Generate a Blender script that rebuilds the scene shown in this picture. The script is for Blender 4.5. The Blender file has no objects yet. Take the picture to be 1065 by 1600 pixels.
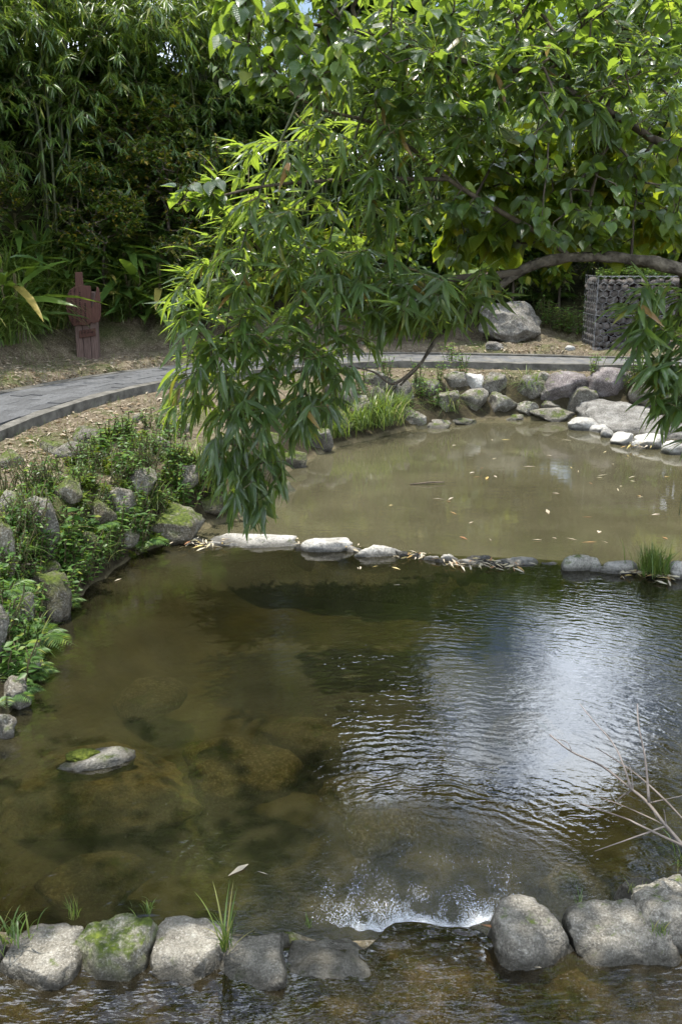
import bpy, bmesh, math, random
import numpy as np
from mathutils import Vector, Matrix, Euler

random.seed(7)
RNG = np.random.default_rng(7)
scene = bpy.context.scene
COL = scene.collection
R = math.radians

# ------------------------------------------------------------------ camera, sky, sun, exposure
FPX, CAMH = 1450.0, 2.5
PITCH = math.atan(405 / 1450.0)
cam_data = bpy.data.cameras.new('camera')
cam = bpy.data.objects.new('camera', cam_data)
COL.objects.link(cam)
cam.location = (0, 0, CAMH)
cam.rotation_euler = (R(90) - PITCH, 0, 0)
cam_data.sensor_fit = 'VERTICAL'
cam_data.sensor_height = 36.0
cam_data.lens = FPX / 1600.0 * 36.0
cam_data.clip_end = 1000
scene.camera = cam

SUN = Vector((-0.13, 0.14, 0.98)).normalized()
sun_el = math.asin(SUN.z)
sun_az = math.atan2(SUN.x, SUN.y)
world = bpy.data.worlds.new('World')
scene.world = world
world.use_nodes = True
wn, wl = world.node_tree.nodes, world.node_tree.links
wn.clear()
w_out = wn.new('ShaderNodeOutputWorld')
w_bg = wn.new('ShaderNodeBackground')
w_sky = wn.new('ShaderNodeTexSky')
w_sky.sky_type = 'NISHITA'
w_sky.sun_disc = False
w_sky.sun_elevation = sun_el
w_sky.sun_rotation = sun_az
w_sky.air_density = 1.2
w_sky.dust_density = 1.5
w_tc = wn.new('ShaderNodeTexCoord')
w_noise = wn.new('ShaderNodeTexNoise')
w_noise.inputs['Scale'].default_value = 2.6
w_noise.inputs['Detail'].default_value = 6
w_noise.inputs['Roughness'].default_value = 0.55
w_ramp = wn.new('ShaderNodeValToRGB')
w_ramp.color_ramp.elements[0].position = 0.485
w_ramp.color_ramp.elements[1].position = 0.61
w_mix = wn.new('ShaderNodeMix')
w_mix.data_type = 'RGBA'
w_mix.inputs['B'].default_value = (36, 39.5, 45, 1)      # sunlit cumulus
wl.new(w_tc.outputs['Generated'], w_noise.inputs['Vector'])
wl.new(w_noise.outputs['Fac'], w_ramp.inputs['Fac'])
wl.new(w_ramp.outputs['Color'], w_mix.inputs['Factor'])
wl.new(w_sky.outputs['Color'], w_mix.inputs['A'])
wl.new(w_mix.outputs['Result'], w_bg.inputs['Color'])
w_bg.inputs['Strength'].default_value = 0.10
wl.new(w_bg.outputs['Background'], w_out.inputs['Surface'])

sd = bpy.data.lights.new('sun', 'SUN')
sd.energy = 5.0
sd.angle = R(0.53)
sd.color = (1.0, 0.95, 0.86)
sun = bpy.data.objects.new('sun', sd)
COL.objects.link(sun)
sun.rotation_euler = SUN.to_track_quat('Z', 'Y').to_euler()

scene.view_settings.view_transform = 'Standard'
scene.view_settings.look = 'None'
scene.view_settings.gamma = 1
scene.view_settings.use_curve_mapping = False
scene.view_settings.exposure = 0.8
cy = scene.cycles
cy.use_denoising = True
cy.max_bounces = 8
cy.diffuse_bounces = 4
cy.glossy_bounces = 3
cy.transmission_bounces = 6
cy.transparent_max_bounces = 12
cy.sample_clamp_indirect = 6
cy.caustics_reflective = False
cy.caustics_refractive = False


# ------------------------------------------------------------------ pixel rays (photograph 1065 x 1600)
def ray(u, v):
    a = (u - 532.5) / FPX
    b = -(v - 800) / FPX
    return np.array((a, math.cos(PITCH) + b * math.sin(PITCH), -math.sin(PITCH) + b * math.cos(PITCH)))


def P(u, v, z=0.0):
    d = ray(u, v)
    return np.array((0, 0, CAMH)) + d * ((z - CAMH) / d[2])


def Q(u, v, Y):
    d = ray(u, v)
    return np.array((0, 0, CAMH)) + d * (Y / d[1])


def project(p):
    p = np.asarray(p, float)
    c, s = math.cos(PITCH), math.sin(PITCH)
    x, y, z = p[..., 0], p[..., 1], p[..., 2] - CAMH
    dep = y * c - z * s
    up = y * s + z * c
    dep = np.where(dep < 0.05, 0.05, dep)
    return 532.5 + FPX * x / dep, 800 - FPX * up / dep, dep


# ------------------------------------------------------------------ noise
def _hash(i, j, k, seed):
    n = np.sin(i * 127.1 + j * 311.7 + k * 74.7 + seed * 19.19) * 43758.5453
    return n - np.floor(n)


def vnoise(p, seed=0):
    p = np.asarray(p, float)
    f = np.floor(p)
    t = p - f
    t = t * t * (3 - 2 * t)
    i, j, k = f[..., 0], f[..., 1], f[..., 2]
    r = 0
    for a in (0, 1):
        for b in (0, 1):
            for c in (0, 1):
                w = (t[..., 0] if a else 1 - t[..., 0]) * (t[..., 1] if b else 1 - t[..., 1]) * (t[..., 2] if c else 1 - t[..., 2])
                r = r + w * _hash(i + a, j + b, k + c, seed)
    return r * 2 - 1


def fbm(p, seed=0, octs=4, gain=0.5):
    s, a = 0, 1.0
    p = np.asarray(p, float)
    for o in range(octs):
        s = s + a * vnoise(p * (2 ** o), seed + o * 7)
        a *= gain
    return s


# ------------------------------------------------------------------ object helpers
def tag(o, label=None, cat=None, group=None, kind=None):
    if label: o['label'] = label
    if cat: o['category'] = cat
    if group: o['group'] = group
    if kind: o['kind'] = kind
    return o


def empty(name, loc, label, cat, group=None):
    o = bpy.data.objects.new(name, None)
    COL.objects.link(o)
    o.location = Vector([float(c) for c in loc])
    o.empty_display_size = 0.1
    return tag(o, label, cat, group)


def adopt(o, parent):
    o.parent = parent
    o.matrix_parent_inverse = Matrix.Translation(-parent.location) if parent.type == 'EMPTY' else Matrix.Identity(4)
    return o


def mesh_np(name, verts, faces, smooth=True, tint=None, uv=None):
    """verts (N,3); faces: list of tuples or an (M,k) array"""
    me = bpy.data.meshes.new(name)
    verts = np.asarray(verts, np.float32)
    if isinstance(faces, np.ndarray):
        m, k = faces.shape
        me.vertices.add(len(verts))
        me.vertices.foreach_set('co', verts.ravel())
        me.loops.add(m * k)
        me.loops.foreach_set('vertex_index', faces.astype(np.int32).ravel())
        me.polygons.add(m)
        me.polygons.foreach_set('loop_start', np.arange(0, m * k, k, dtype=np.int32))
    else:
        me.from_pydata([tuple(map(float, v)) for v in verts], [], [tuple(int(i) for i in f) for f in faces])
    if smooth:
        me.polygons.foreach_set('use_smooth', np.ones(len(me.polygons), bool))
    if tint is not None:
        at = me.attributes.new('tint', 'FLOAT', 'POINT')
        at.data.foreach_set('value', np.asarray(tint, np.float32))
    if uv is not None:
        for nm, vals in (('across', uv[0]), ('along', uv[1])):
            at = me.attributes.new(nm, 'FLOAT', 'POINT')
            at.data.foreach_set('value', np.asarray(vals, np.float32))
    me.update(calc_edges=True)
    me.validate()
    return me


def obj(name, me, mat=None, parent=None, kind=None, matrix=None):
    o = bpy.data.objects.new(name, me)
    COL.objects.link(o)
    if mat is not None and len(me.materials) == 0:
        me.materials.append(mat)
    if matrix is not None:
        o.matrix_basis = matrix
    if parent is not None:
        adopt(o, parent)
    if kind: o['kind'] = kind
    return o


def copy_tree(root, loc, rotz=0.0, scale=1.0, label=None):
    r = root.copy()
    COL.objects.link(r)
    r.location = Vector([float(c) for c in loc])
    r.rotation_euler = (0, 0, rotz)
    r.scale = (scale, scale, scale) if np.isscalar(scale) else scale
    if label: r['label'] = label
    for ch in list(root.children):
        c = ch.copy()
        COL.objects.link(c)
        c.parent = r
        for g in list(ch.children):
            d = g.copy()
            COL.objects.link(d)
            d.parent = c
    return r


# ------------------------------------------------------------------ node helpers
class NT:
    def __init__(self, name):
        self.m = bpy.data.materials.new(name)
        self.m.use_nodes = True
        self.t = self.m.node_tree
        self.t.nodes.clear()
        self.out = self.t.nodes.new('ShaderNodeOutputMaterial')

    def n(self, typ, **kw):
        nd = self.t.nodes.new('ShaderNode' + typ)
        for k, v in kw.items():
            if k in nd.inputs.keys():
                self.set(nd.inputs[k], v)
            else:
                setattr(nd, k, v)
        return nd

    def set(self, sock, v):
        if isinstance(v, bpy.types.NodeSocket):
            self.t.links.new(v, sock)
        else:
            sock.default_value = v

    def link(self, a, b):
        self.t.links.new(a, b)

    def ramp(self, fac, stops, interp='LINEAR'):
        r = self.n('ValToRGB')
        r.color_ramp.interpolation = interp
        e = r.color_ramp.elements
        while len(e) < len(stops):
            e.new(0.5)
        for i, (p, c) in enumerate(stops):
            e[i].position = p
            e[i].color = (*c, 1) if len(c) == 3 else c
        self.link(fac, r.inputs['Fac'])
        return r.outputs['Color']

    def noise(self, vec, scale, detail=4, rough=0.55, dist=0.0):
        nd = self.n('TexNoise', Scale=scale, Detail=detail, Roughness=rough, Distortion=dist)
        if vec is not None: self.link(vec, nd.inputs['Vector'])
        return nd.outputs['Fac']

    def mix(self, fac, a, b, mode='MIX'):
        m = self.n('Mix', data_type='RGBA', blend_type=mode)
        for k, v in (('Factor', fac), ('A', a), ('B', b)):
            if isinstance(v, (tuple, list)) and len(v) == 3: v = (*v, 1)
            s = [i for i in m.inputs if i.name == k and (i.type == ('VALUE' if k == 'Factor' else 'RGBA'))][0]
            self.set(s, v)
        return [o for o in m.outputs if o.type == 'RGBA'][0]

    def math(self, op, a, b=0.0, c=0.0, clamp=False):
        m = self.n('Math', operation=op, use_clamp=clamp)
        for i, v in enumerate((a, b, c)):
            self.set(m.inputs[i], v)
        return m.outputs[0]

    def vmath(self, op, a, b=(0, 0, 0)):
        m = self.n('VectorMath', operation=op)
        self.set(m.inputs[0], a)
        self.set(m.inputs[1], b)
        return m.outputs['Value'] if op in ('LENGTH', 'DOT_PRODUCT', 'DISTANCE') else m.outputs['Vector']

    def maprange(self, v, a, b, c=0.0, d=1.0):
        m = self.n('MapRange')
        self.link(v, m.inputs[0])
        for i, x in enumerate((a, b, c, d)): m.inputs[i + 1].default_value = x
        return m.outputs[0]

    def bump(self, h, dist, strength=1.0):
        b = self.n('Bump', Strength=strength, Distance=dist)
        self.link(h, b.inputs['Height'])
        return b.outputs['Normal']

    def principled(self, col, rough=0.7, spec=0.3, normal=None, **kw):
        p = self.n('BsdfPrincipled')
        self.set(p.inputs['Base Color'], (*col, 1) if isinstance(col, (tuple, list)) and len(col) == 3 else col)
        self.set(p.inputs['Roughness'], rough)
        self.set(p.inputs['Specular IOR Level'], spec)
        if normal is not None: self.link(normal, p.inputs['Normal'])
        for k, v in kw.items(): self.set(p.inputs[k], v)
        return p.outputs[0]

    def done(self, sh):
        self.link(sh, self.out.inputs['Surface'])
        return self.m


def mat_leaf(name, stops, trans=0.4, tcol=(0.35, 0.5, 0.03), rough=0.38, spec=0.5, wax=0.0, veins=None):
    t = NT(name)
    at = t.n('Attribute', attribute_name='tint')
    oi = t.n('ObjectInfo')
    v = t.math('FRACT', t.math('ADD', at.outputs['Fac'], oi.outputs['Random']))
    col = t.ramp(v, stops)
    tc = t.n('TexCoord')
    nz = t.noise(tc.outputs['Object'], 9, 3)
    col = t.mix(t.maprange(nz, 0.35, 0.7, 0.0, 0.35), col, t.mix(0.5, col, (0.02, 0.03, 0.01)))
    nrm = None
    if veins:
        ax = t.math('ABSOLUTE', t.n('Attribute', attribute_name='across').outputs['Fac'])
        al = t.n('Attribute', attribute_name='along').outputs['Fac']
        if veins == 'side':         # midrib with side veins sweeping to the tip
            wv = t.math('SINE', t.math('MULTIPLY', t.math('SUBTRACT', al, t.math('MULTIPLY', ax, 0.75)), 52.0))
            rib = t.maprange(ax, 0.022, 0.006)
        else:                       # parallel veins
            wv = t.math('SINE', t.math('MULTIPLY', ax, 420.0))
            rib = t.maprange(ax, 0.008, 0.003)
        vein = t.math('MAXIMUM', rib, t.math('MULTIPLY', t.maprange(wv, 0.72, 1.0), 0.45))
        col = t.mix(t.math('MULTIPLY', vein, 0.6), col, t.mix(0.5, col, (0.30, 0.38, 0.12)))
        mot = t.noise(tc.outputs['Object'], 30, 4, 0.65)
        col = t.mix(t.maprange(mot, 0.60, 0.72, 0, 0.6), col, (0.14, 0.12, 0.03))
        hgt = t.math('ADD', t.math('MULTIPLY', wv, 0.35), t.noise(tc.outputs['Object'], 14, 3))
        nrm = t.bump(hgt, 0.004)
    p = t.principled(col, rough, spec, nrm, **({'Coat Weight': wax, 'Coat Roughness': 0.16} if wax else {}))
    tr = t.n('BsdfTranslucent')
    t.link(t.mix(0.6, col, tcol), tr.inputs['Color'])
    mx = t.n('MixShader')
    mx.inputs[0].default_value = trans
    t.link(p, mx.inputs[1])
    t.link(tr.outputs[0], mx.inputs[2])
    return t.done(mx.outputs[0])


def mat_rock(name, c1, c2, c3, moss=0.0, lichen=0.35, wet=None, rough=0.85, scale=1.0):
    t = NT(name)
    tc = t.n('TexCoord')
    oi = t.n('ObjectInfo')
    vec = t.vmath('ADD', tc.outputs['Object'], oi.outputs['Location'])
    vec = t.vmath('ADD', vec, t.vmath('SCALE', oi.outputs['Location'], (0, 0, 0)))
    off = t.n('CombineXYZ')
    t.link(t.math('MULTIPLY', oi.outputs['Random'], 37.0), off.inputs[0])
    vec = t.vmath('ADD', vec, off.outputs[0])
    n1 = t.noise(vec, 5 * scale, 8, 0.62)
    n2 = t.noise(vec, 22 * scale, 6, 0.65)
    n3 = t.noise(vec, 2.2 * scale, 4, 0.5, 0.6)
    n4 = t.noise(vec, 75 * scale, 3, 0.7)
    col = t.ramp(n1, [(0.28, c2), (0.5, c1), (0.72, c3)])
    col = t.mix(t.maprange(n2, 0.42, 0.68, 0, 0.7), col, t.mix(0.55, col, (0.03, 0.028, 0.022)))
    col = t.mix(t.maprange(n4, 0.52, 0.66, 0, 0.75), col, t.mix(0.7, col, (0.025, 0.023, 0.018)))
    col = t.mix(t.maprange(n4, 0.46, 0.36, 0, 0.4), col, (0.5, 0.48, 0.43))
    vor = t.n('TexVoronoi', Scale=14 * scale)
    t.link(t.vmath('ADD', vec, (3, 1, 2)), vor.inputs['Vector'])
    spots = t.math('MULTIPLY', t.maprange(vor.outputs['Distance'], 0.28, 0.12), t.maprange(n1, 0.45, 0.6))
    col = t.mix(t.math('MULTIPLY', spots, lichen), col, (0.5, 0.5, 0.44))
    col = t.mix(t.maprange(n3, 0.5, 0.75, 0, 0.55), col, t.mix(0.6, col, (0.05, 0.042, 0.03)))
    tone = t.maprange(oi.outputs['Random'], 0, 1, 0.72, 1.22)
    tn = t.n('CombineColor')
    for i in range(3): t.link(tone, tn.inputs[i])
    col = t.mix(1.0, col, tn.outputs[0], 'MULTIPLY')
    geo = t.n('NewGeometry')
    sep = t.n('SeparateXYZ')
    t.link(geo.outputs['Normal'], sep.inputs[0])
    rgh = rough
    if moss > 0:
        mm = t.math('MULTIPLY', t.maprange(sep.outputs[2], 0.15, 0.75), t.maprange(t.noise(vec, 7 * scale, 6, 0.7), 0.60 - 0.25 * moss, 0.70 - 0.22 * moss))
        mc = t.ramp(t.noise(vec, 40, 3), [(0.3, (0.025, 0.035, 0.007)), (0.6, (0.075, 0.10, 0.014)), (0.8, (0.14, 0.16, 0.02))])
        col = t.mix(mm, col, mc)
    if wet is not None:
        sp = t.n('SeparateXYZ')
        t.link(geo.outputs['Position'], sp.inputs[0])
        zz = t.math('ADD', sp.outputs[2], t.math('MULTIPLY', t.math('SUBTRACT', n1, 0.5), -0.05))
        wf = t.maprange(zz, wet + 0.055, wet + 0.018)
        col = t.mix(wf, col, t.mix(0.75, col, (0.018, 0.016, 0.01)))
        rgh = t.math('SUBTRACT', rough, t.math('MULTIPLY', wf, 0.5))
    hgt = t.math('ADD', t.math('ADD', t.math('MULTIPLY', n1, 0.7), t.math('MULTIPLY', n2, 0.5)), t.math('MULTIPLY', n4, 0.16))
    nrm = t.bump(hgt, 0.055 / scale, 1.0)
    return t.done(t.principled(col, rgh, 0.25, nrm))


def mat_simple(name, c1, c2, scale=8, rough=0.8, bump=0.01, spec=0.25, stretch=None, rand=0.25):
    t = NT(name)
    tc = t.n('TexCoord')
    vec = tc.outputs['Object']
    if stretch: vec = t.vmath('MULTIPLY', vec, stretch)
    nz = t.noise(vec, scale, 6, 0.6)
    col = t.ramp(nz, [(0.3, c1), (0.7, c2)])
    oi = t.n('ObjectInfo')
    at = t.n('Attribute', attribute_name='tint')
    f = t.math('FRACT', t.math('ADD', oi.outputs['Random'], at.outputs['Fac']))
    tone = t.maprange(f, 0, 1, 1 - rand, 1 + rand)
    tn = t.n('CombineColor')
    for i in range(3): t.link(tone, tn.inputs[i])
    col = t.mix(1.0, col, tn.outputs[0], 'MULTIPLY')
    return t.done(t.principled(col, rough, spec, t.bump(nz, bump)))


G_DARK, G_MID, G_LT, G_LIME = (0.03, 0.07, 0.025), (0.055, 0.12, 0.036), (0.095, 0.18, 0.045), (0.15, 0.23, 0.03)
YEL, BRN = (0.42, 0.30, 0.03), (0.32, 0.10, 0.025)
M = {}
M['bamboo'] = mat_leaf('bamboo leaf', [(0, G_DARK), (0.35, G_MID), (0.75, G_LT), (0.945, (0.10, 0.17, 0.03)), (0.975, (0.28, 0.23, 0.03)), (0.99, (0.30, 0.11, 0.03))], 0.47, (0.52, 0.70, 0.05), 0.33, 0.8, 0.7, 'par')
M['heart'] = mat_leaf('heart leaf', [(0, (0.016, 0.047, 0.018)), (0.45, (0.027, 0.075, 0.022)), (0.8, (0.05, 0.115, 0.024)), (0.97, G_LIME), (0.996, (0.3, 0.26, 0.03))], 0.48, (0.48, 0.66, 0.05), 0.34, 0.8, 0.6, 'side')
M['lime'] = mat_leaf('lime leaf', [(0, (0.06, 0.12, 0.012)), (0.5, (0.10, 0.18, 0.018)), (0.85, (0.17, 0.23, 0.02)), (0.95, (0.32, 0.28, 0.02))], 0.5, (0.45, 0.52, 0.02), 0.4, 0.4, 0, 'side')  # yellow-green of sun shining through heart leaves, put into the base colour
M['bamboo_far'] = mat_leaf('thicket leaf', [(0, (0.03, 0.065, 0.015)), (0.5, (0.065, 0.125, 0.024)), (0.9, (0.12, 0.18, 0.03)), (1, (0.24, 0.22, 0.04))], 0.42, (0.38, 0.52, 0.05), 0.35, 0.6)
M['forest'] = mat_leaf('forest leaf', [(0, (0.012, 0.03, 0.008)), (0.6, (0.028, 0.065, 0.012)), (1, (0.06, 0.11, 0.015))], 0.3, (0.2, 0.34, 0.02), 0.45, 0.4)
M['shrub'] = mat_leaf('shrub leaf', [(0, (0.02, 0.05, 0.01)), (0.6, (0.04, 0.085, 0.014)), (0.85, (0.10, 0.13, 0.015)), (0.96, (0.28, 0.20, 0.02))], 0.35, (0.3, 0.38, 0.02), 0.45, 0.35)
M['blade'] = mat_leaf('broad blade', [(0, (0.025, 0.055, 0.014)), (0.6, (0.05, 0.10, 0.02)), (0.9, (0.09, 0.15, 0.025)), (0.97, (0.28, 0.22, 0.06))], 0.35, (0.28, 0.4, 0.03), 0.34, 0.5)
M['grass'] = mat_leaf('grass blade', [(0, (0.045, 0.085, 0.02)), (0.6, (0.09, 0.15, 0.03)), (0.9, (0.16, 0.20, 0.05)), (1, (0.3, 0.26, 0.1))], 0.35, (0.3, 0.42, 0.04), 0.4, 0.4)
M['weed'] = mat_leaf('weed leaf', [(0, (0.03, 0.075, 0.015)), (0.5, (0.055, 0.12, 0.022)), (0.9, (0.10, 0.18, 0.03)), (1, (0.2, 0.22, 0.03))], 0.35, (0.28, 0.45, 0.04), 0.45, 0.35)
M['dry'] = mat_leaf('dry leaf', [(0, (0.12, 0.09, 0.06)), (0.4, (0.24, 0.195, 0.14)), (0.8, (0.38, 0.33, 0.255)), (1, (0.2, 0.13, 0.07))], 0.15, (0.4, 0.25, 0.08), 0.7, 0.2)
M['fallen'] = mat_leaf('fallen leaf', [(0, (0.34, 0.29, 0.21)), (0.55, (0.5, 0.45, 0.35)), (0.78, (0.45, 0.36, 0.12)), (0.92, (0.26, 0.13, 0.06))], 0.15, (0.5, 0.35, 0.08), 0.6, 0.3)
M['bark'] = mat_simple('bark', (0.045, 0.035, 0.026), (0.14, 0.115, 0.085), 14, 0.9, 0.03, 0.2, (1, 1, 0.4))
M['limb'] = mat_simple('lichened limb bark', (0.03, 0.024, 0.018), (0.17, 0.145, 0.11), 13, 0.9, 0.05, 0.2)
M['twig'] = mat_simple('twig', (0.05, 0.045, 0.022), (0.12, 0.10, 0.045), 10, 0.8, 0.005)
M['culm'] = mat_simple('bamboo culm', (0.03, 0.045, 0.014), (0.08, 0.085, 0.03), 6, 0.5, 0.003, 0.4)
M['deadwood'] = mat_simple('dead twig', (0.10, 0.082, 0.068), (0.24, 0.205, 0.175), 12, 0.85, 0.004)
M['signwood'] = mat_simple('rust red sign wood', (0.045, 0.019, 0.013), (0.085, 0.037, 0.026), 10, 0.75, 0.01, 0.3, (6, 6, 0.6), 0.1)
M['postwood'] = mat_simple('weathered post wood', (0.065, 0.042, 0.035), (0.14, 0.095, 0.08), 10, 0.85, 0.012, 0.25, (6, 6, 0.6), 0.15)
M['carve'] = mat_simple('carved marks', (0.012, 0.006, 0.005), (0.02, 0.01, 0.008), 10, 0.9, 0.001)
M['wire'] = mat_simple('galvanised wire', (0.14, 0.147, 0.153), (0.26, 0.268, 0.275), 20, 0.5, 0.001, 0.5)
M['kerb'] = mat_simple('old concrete', (0.05, 0.047, 0.04), (0.155, 0.147, 0.128), 7, 0.9, 0.015)  # darkened overall; shade on the front face is put into this colour
M['paver'] = mat_simple('grey paver', (0.045, 0.046, 0.048), (0.092, 0.094, 0.097), 9, 0.8, 0.006, 0.3, None, 0.22)
M['foam'] = None

ROCK = dict(c1=(0.235, 0.225, 0.20), c2=(0.11, 0.105, 0.09), c3=(0.36, 0.35, 0.315))
M['rock_near'] = mat_rock('weir stone', (0.205, 0.188, 0.154), (0.105, 0.094, 0.072), (0.32, 0.30, 0.25), 0.05, 0.3, 0.10, scale=1.6)
M['rock_moss'] = mat_rock('mossy weir stone', (0.20, 0.185, 0.14), (0.10, 0.09, 0.06), (0.27, 0.25, 0.19), 0.8, 0.25, 0.10, scale=1.6)
M['rock_mid'] = mat_rock('pale weir stone', (0.48, 0.46, 0.42), (0.28, 0.265, 0.23), (0.60, 0.585, 0.545), 0.1, 0.3, 0.0)
M['rock_midmoss'] = mat_rock('pale mossy weir stone', (0.38, 0.365, 0.32), (0.2, 0.19, 0.16), (0.5, 0.49, 0.45), 0.7, 0.3, 0.0)
M['rock_wet'] = mat_rock('wet slate stone', (0.12, 0.115, 0.11), (0.06, 0.055, 0.05), (0.2, 0.195, 0.19), 0.0, 0.2, 0.03, rough=0.45)
M['rock_wall'] = mat_rock('bank stone', (0.15, 0.136, 0.11), (0.062, 0.054, 0.04), (0.27, 0.253, 0.217), 0.45, 0.5, -0.03)
M['rock_wallmoss'] = mat_rock('mossy bank stone', (0.15, 0.128, 0.09), (0.065, 0.052, 0.028), (0.25, 0.235, 0.19), 0.9, 0.4, 0.0)
M['rock_purple'] = mat_rock('purple grey boulder', (0.165, 0.14, 0.14), (0.08, 0.066, 0.066), (0.28, 0.255, 0.25), 0.15, 0.5, -0.03)
M['rock_pale'] = mat_rock('pale bank stone', (0.50, 0.485, 0.45), (0.34, 0.32, 0.28), (0.62, 0.61, 0.57), 0.0, 0.3, -0.03)  # paler base colour than the other bank stones
M['moss'] = mat_simple('moss cushion', (0.022, 0.03, 0.006), (0.085, 0.10, 0.016), 60, 0.95, 0.012, 0.1)
M['rock_silt'] = mat_rock('silt coated rock', (0.34, 0.26, 0.15), (0.2, 0.15, 0.085), (0.44, 0.35, 0.21), 0.0, 0.0, None, scale=0.8)
M['rock_cap'] = mat_rock('half mossy rock', (0.22, 0.205, 0.175), (0.12, 0.11, 0.09), (0.33, 0.315, 0.275), 0.42, 0.2, 0.0, scale=1.2)
M['rock_slab'] = mat_rock('cracked slab', (0.135, 0.13, 0.12), (0.075, 0.07, 0.063), (0.26, 0.255, 0.24), 0.0, 0.3, -0.03, scale=1.3)
M['rock_bed'] = mat_rock('silted rock', (0.16, 0.13, 0.078), (0.085, 0.072, 0.042), (0.22, 0.185, 0.115), 0.3, 0.0, None, scale=0.8)
M['rock_boulder'] = mat_rock('dry boulder', (0.17, 0.157, 0.135), (0.085, 0.077, 0.063), (0.27, 0.255, 0.225), 0.1, 0.4, None, scale=0.8)
M['rock_gab'] = mat_rock('gabion cobble', (0.15, 0.128, 0.115), (0.08, 0.068, 0.06), (0.26, 0.235, 0.21), 0.0, 0.15, None, scale=1.2)

# ------------------------------------------------------------------ terrain definition
SHORE = np.array([(-2.5, 1.5), (-2.2, 2.4), (-2.0, 3.4), (-1.9, 4.2), (-1.83, 4.6), (-1.9, 5.36), (-2.02, 6.34), (-1.86, 7.04), (-1.68, 7.67), (-1.5, 7.95), (-1.3, 8.5),
                  (-0.8, 9.3), (-0.7, 10.76), (-0.11, 12.26), (1.02, 13.57), (1.63, 13.94), (2.3, 14.45), (3.0, 14.45), (3.6, 14.3), (4.3, 13.9), (5.1, 13.0), (5.5, 11.8), (5.4, 10.4), (4.7, 8.9),
                  (3.9, 7.5), (3.6, 6.0), (3.2, 4.6), (2.6, 3.5), (2.4, 2.4), (2.5, 1.5)])
PATH = [((-3.9, 2.0), (-5.5, 2.2)), ((-3.75, 6.0), (-5.3, 6.4)), ((-3.64, 8.0), (-5.15, 8.9)), ((-3.5, 9.5), (-4.95, 10.5)), ((-3.24, 11.05), (-4.46, 12.12)), ((-2.75, 12.6), (-3.72, 13.66)), ((-2.0, 13.75), (-3.0, 14.8)),
        ((-0.9, 14.8), (-1.6, 16.0)), ((0.3, 15.5), (-0.2, 16.85)), ((1.0, 15.68), (1.0, 17.12)), ((1.9, 15.6), (2.0, 17.0)), ((2.9, 15.42), (3.1, 16.8)), ((4.2, 15.2), (4.5, 16.48)),
        ((5.6, 15.1), (5.95, 16.3)), ((8, 15.0), (8.3, 16.2)), ((14, 15.5), (14, 16.8))]
PATHZ = 0.75


def catmull(pts, k=6):
    pts = np.asarray(pts, float)
    out = []
    for i in range(len(pts) - 1):
        p0, p1, p2, p3 = pts[max(i - 1, 0)], pts[i], pts[i + 1], pts[min(i + 2, len(pts) - 1)]
        for t in np.linspace(0, 1, k, endpoint=False):
            out.append(0.5 * (2 * p1 + (p2 - p0) * t + (2 * p0 - 5 * p1 + 4 * p2 - p3) * t * t + (3 * p1 - p0 - 3 * p2 + p3) * t ** 3))
    out.append(pts[-1])
    return np.array(out)


PF = catmull([p[0] for p in PATH], 5)
PB = catmull([p[1] for p in PATH], 5)


def seg_dist(p, poly, closed):
    n = len(poly)
    best = np.full(len(p), 1e9)
    for i in range(n if closed else n - 1):
        a, b = poly[i], poly[(i + 1) % n]
        ab = b - a
        t = np.clip(((p - a) @ ab) / (ab @ ab), 0, 1)
        d = np.hypot(*(p - a - t[:, None] * ab).T)
        best = np.minimum(best, d)
    return best


def inside(p, poly):
    c = np.zeros(len(p), bool)
    n = len(poly)
    for i in range(n):
        a, b = poly[i], poly[(i + 1) % n]
        cond = (a[1] > p[:, 1]) != (b[1] > p[:, 1])
        with np.errstate(divide='ignore', invalid='ignore'):
            xx = (b[0] - a[0]) * (p[:, 1] - a[1]) / (b[1] - a[1] + 1e-12) + a[0]
        c ^= cond & (p[:, 0] < xx)
    return c


def sst(x, a, b):
    t = np.clip((x - a) / (b - a), 0, 1)
    return t * t * (3 - 2 * t)


PATHPOLY = np.vstack([PF, PB[::-1]])


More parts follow.
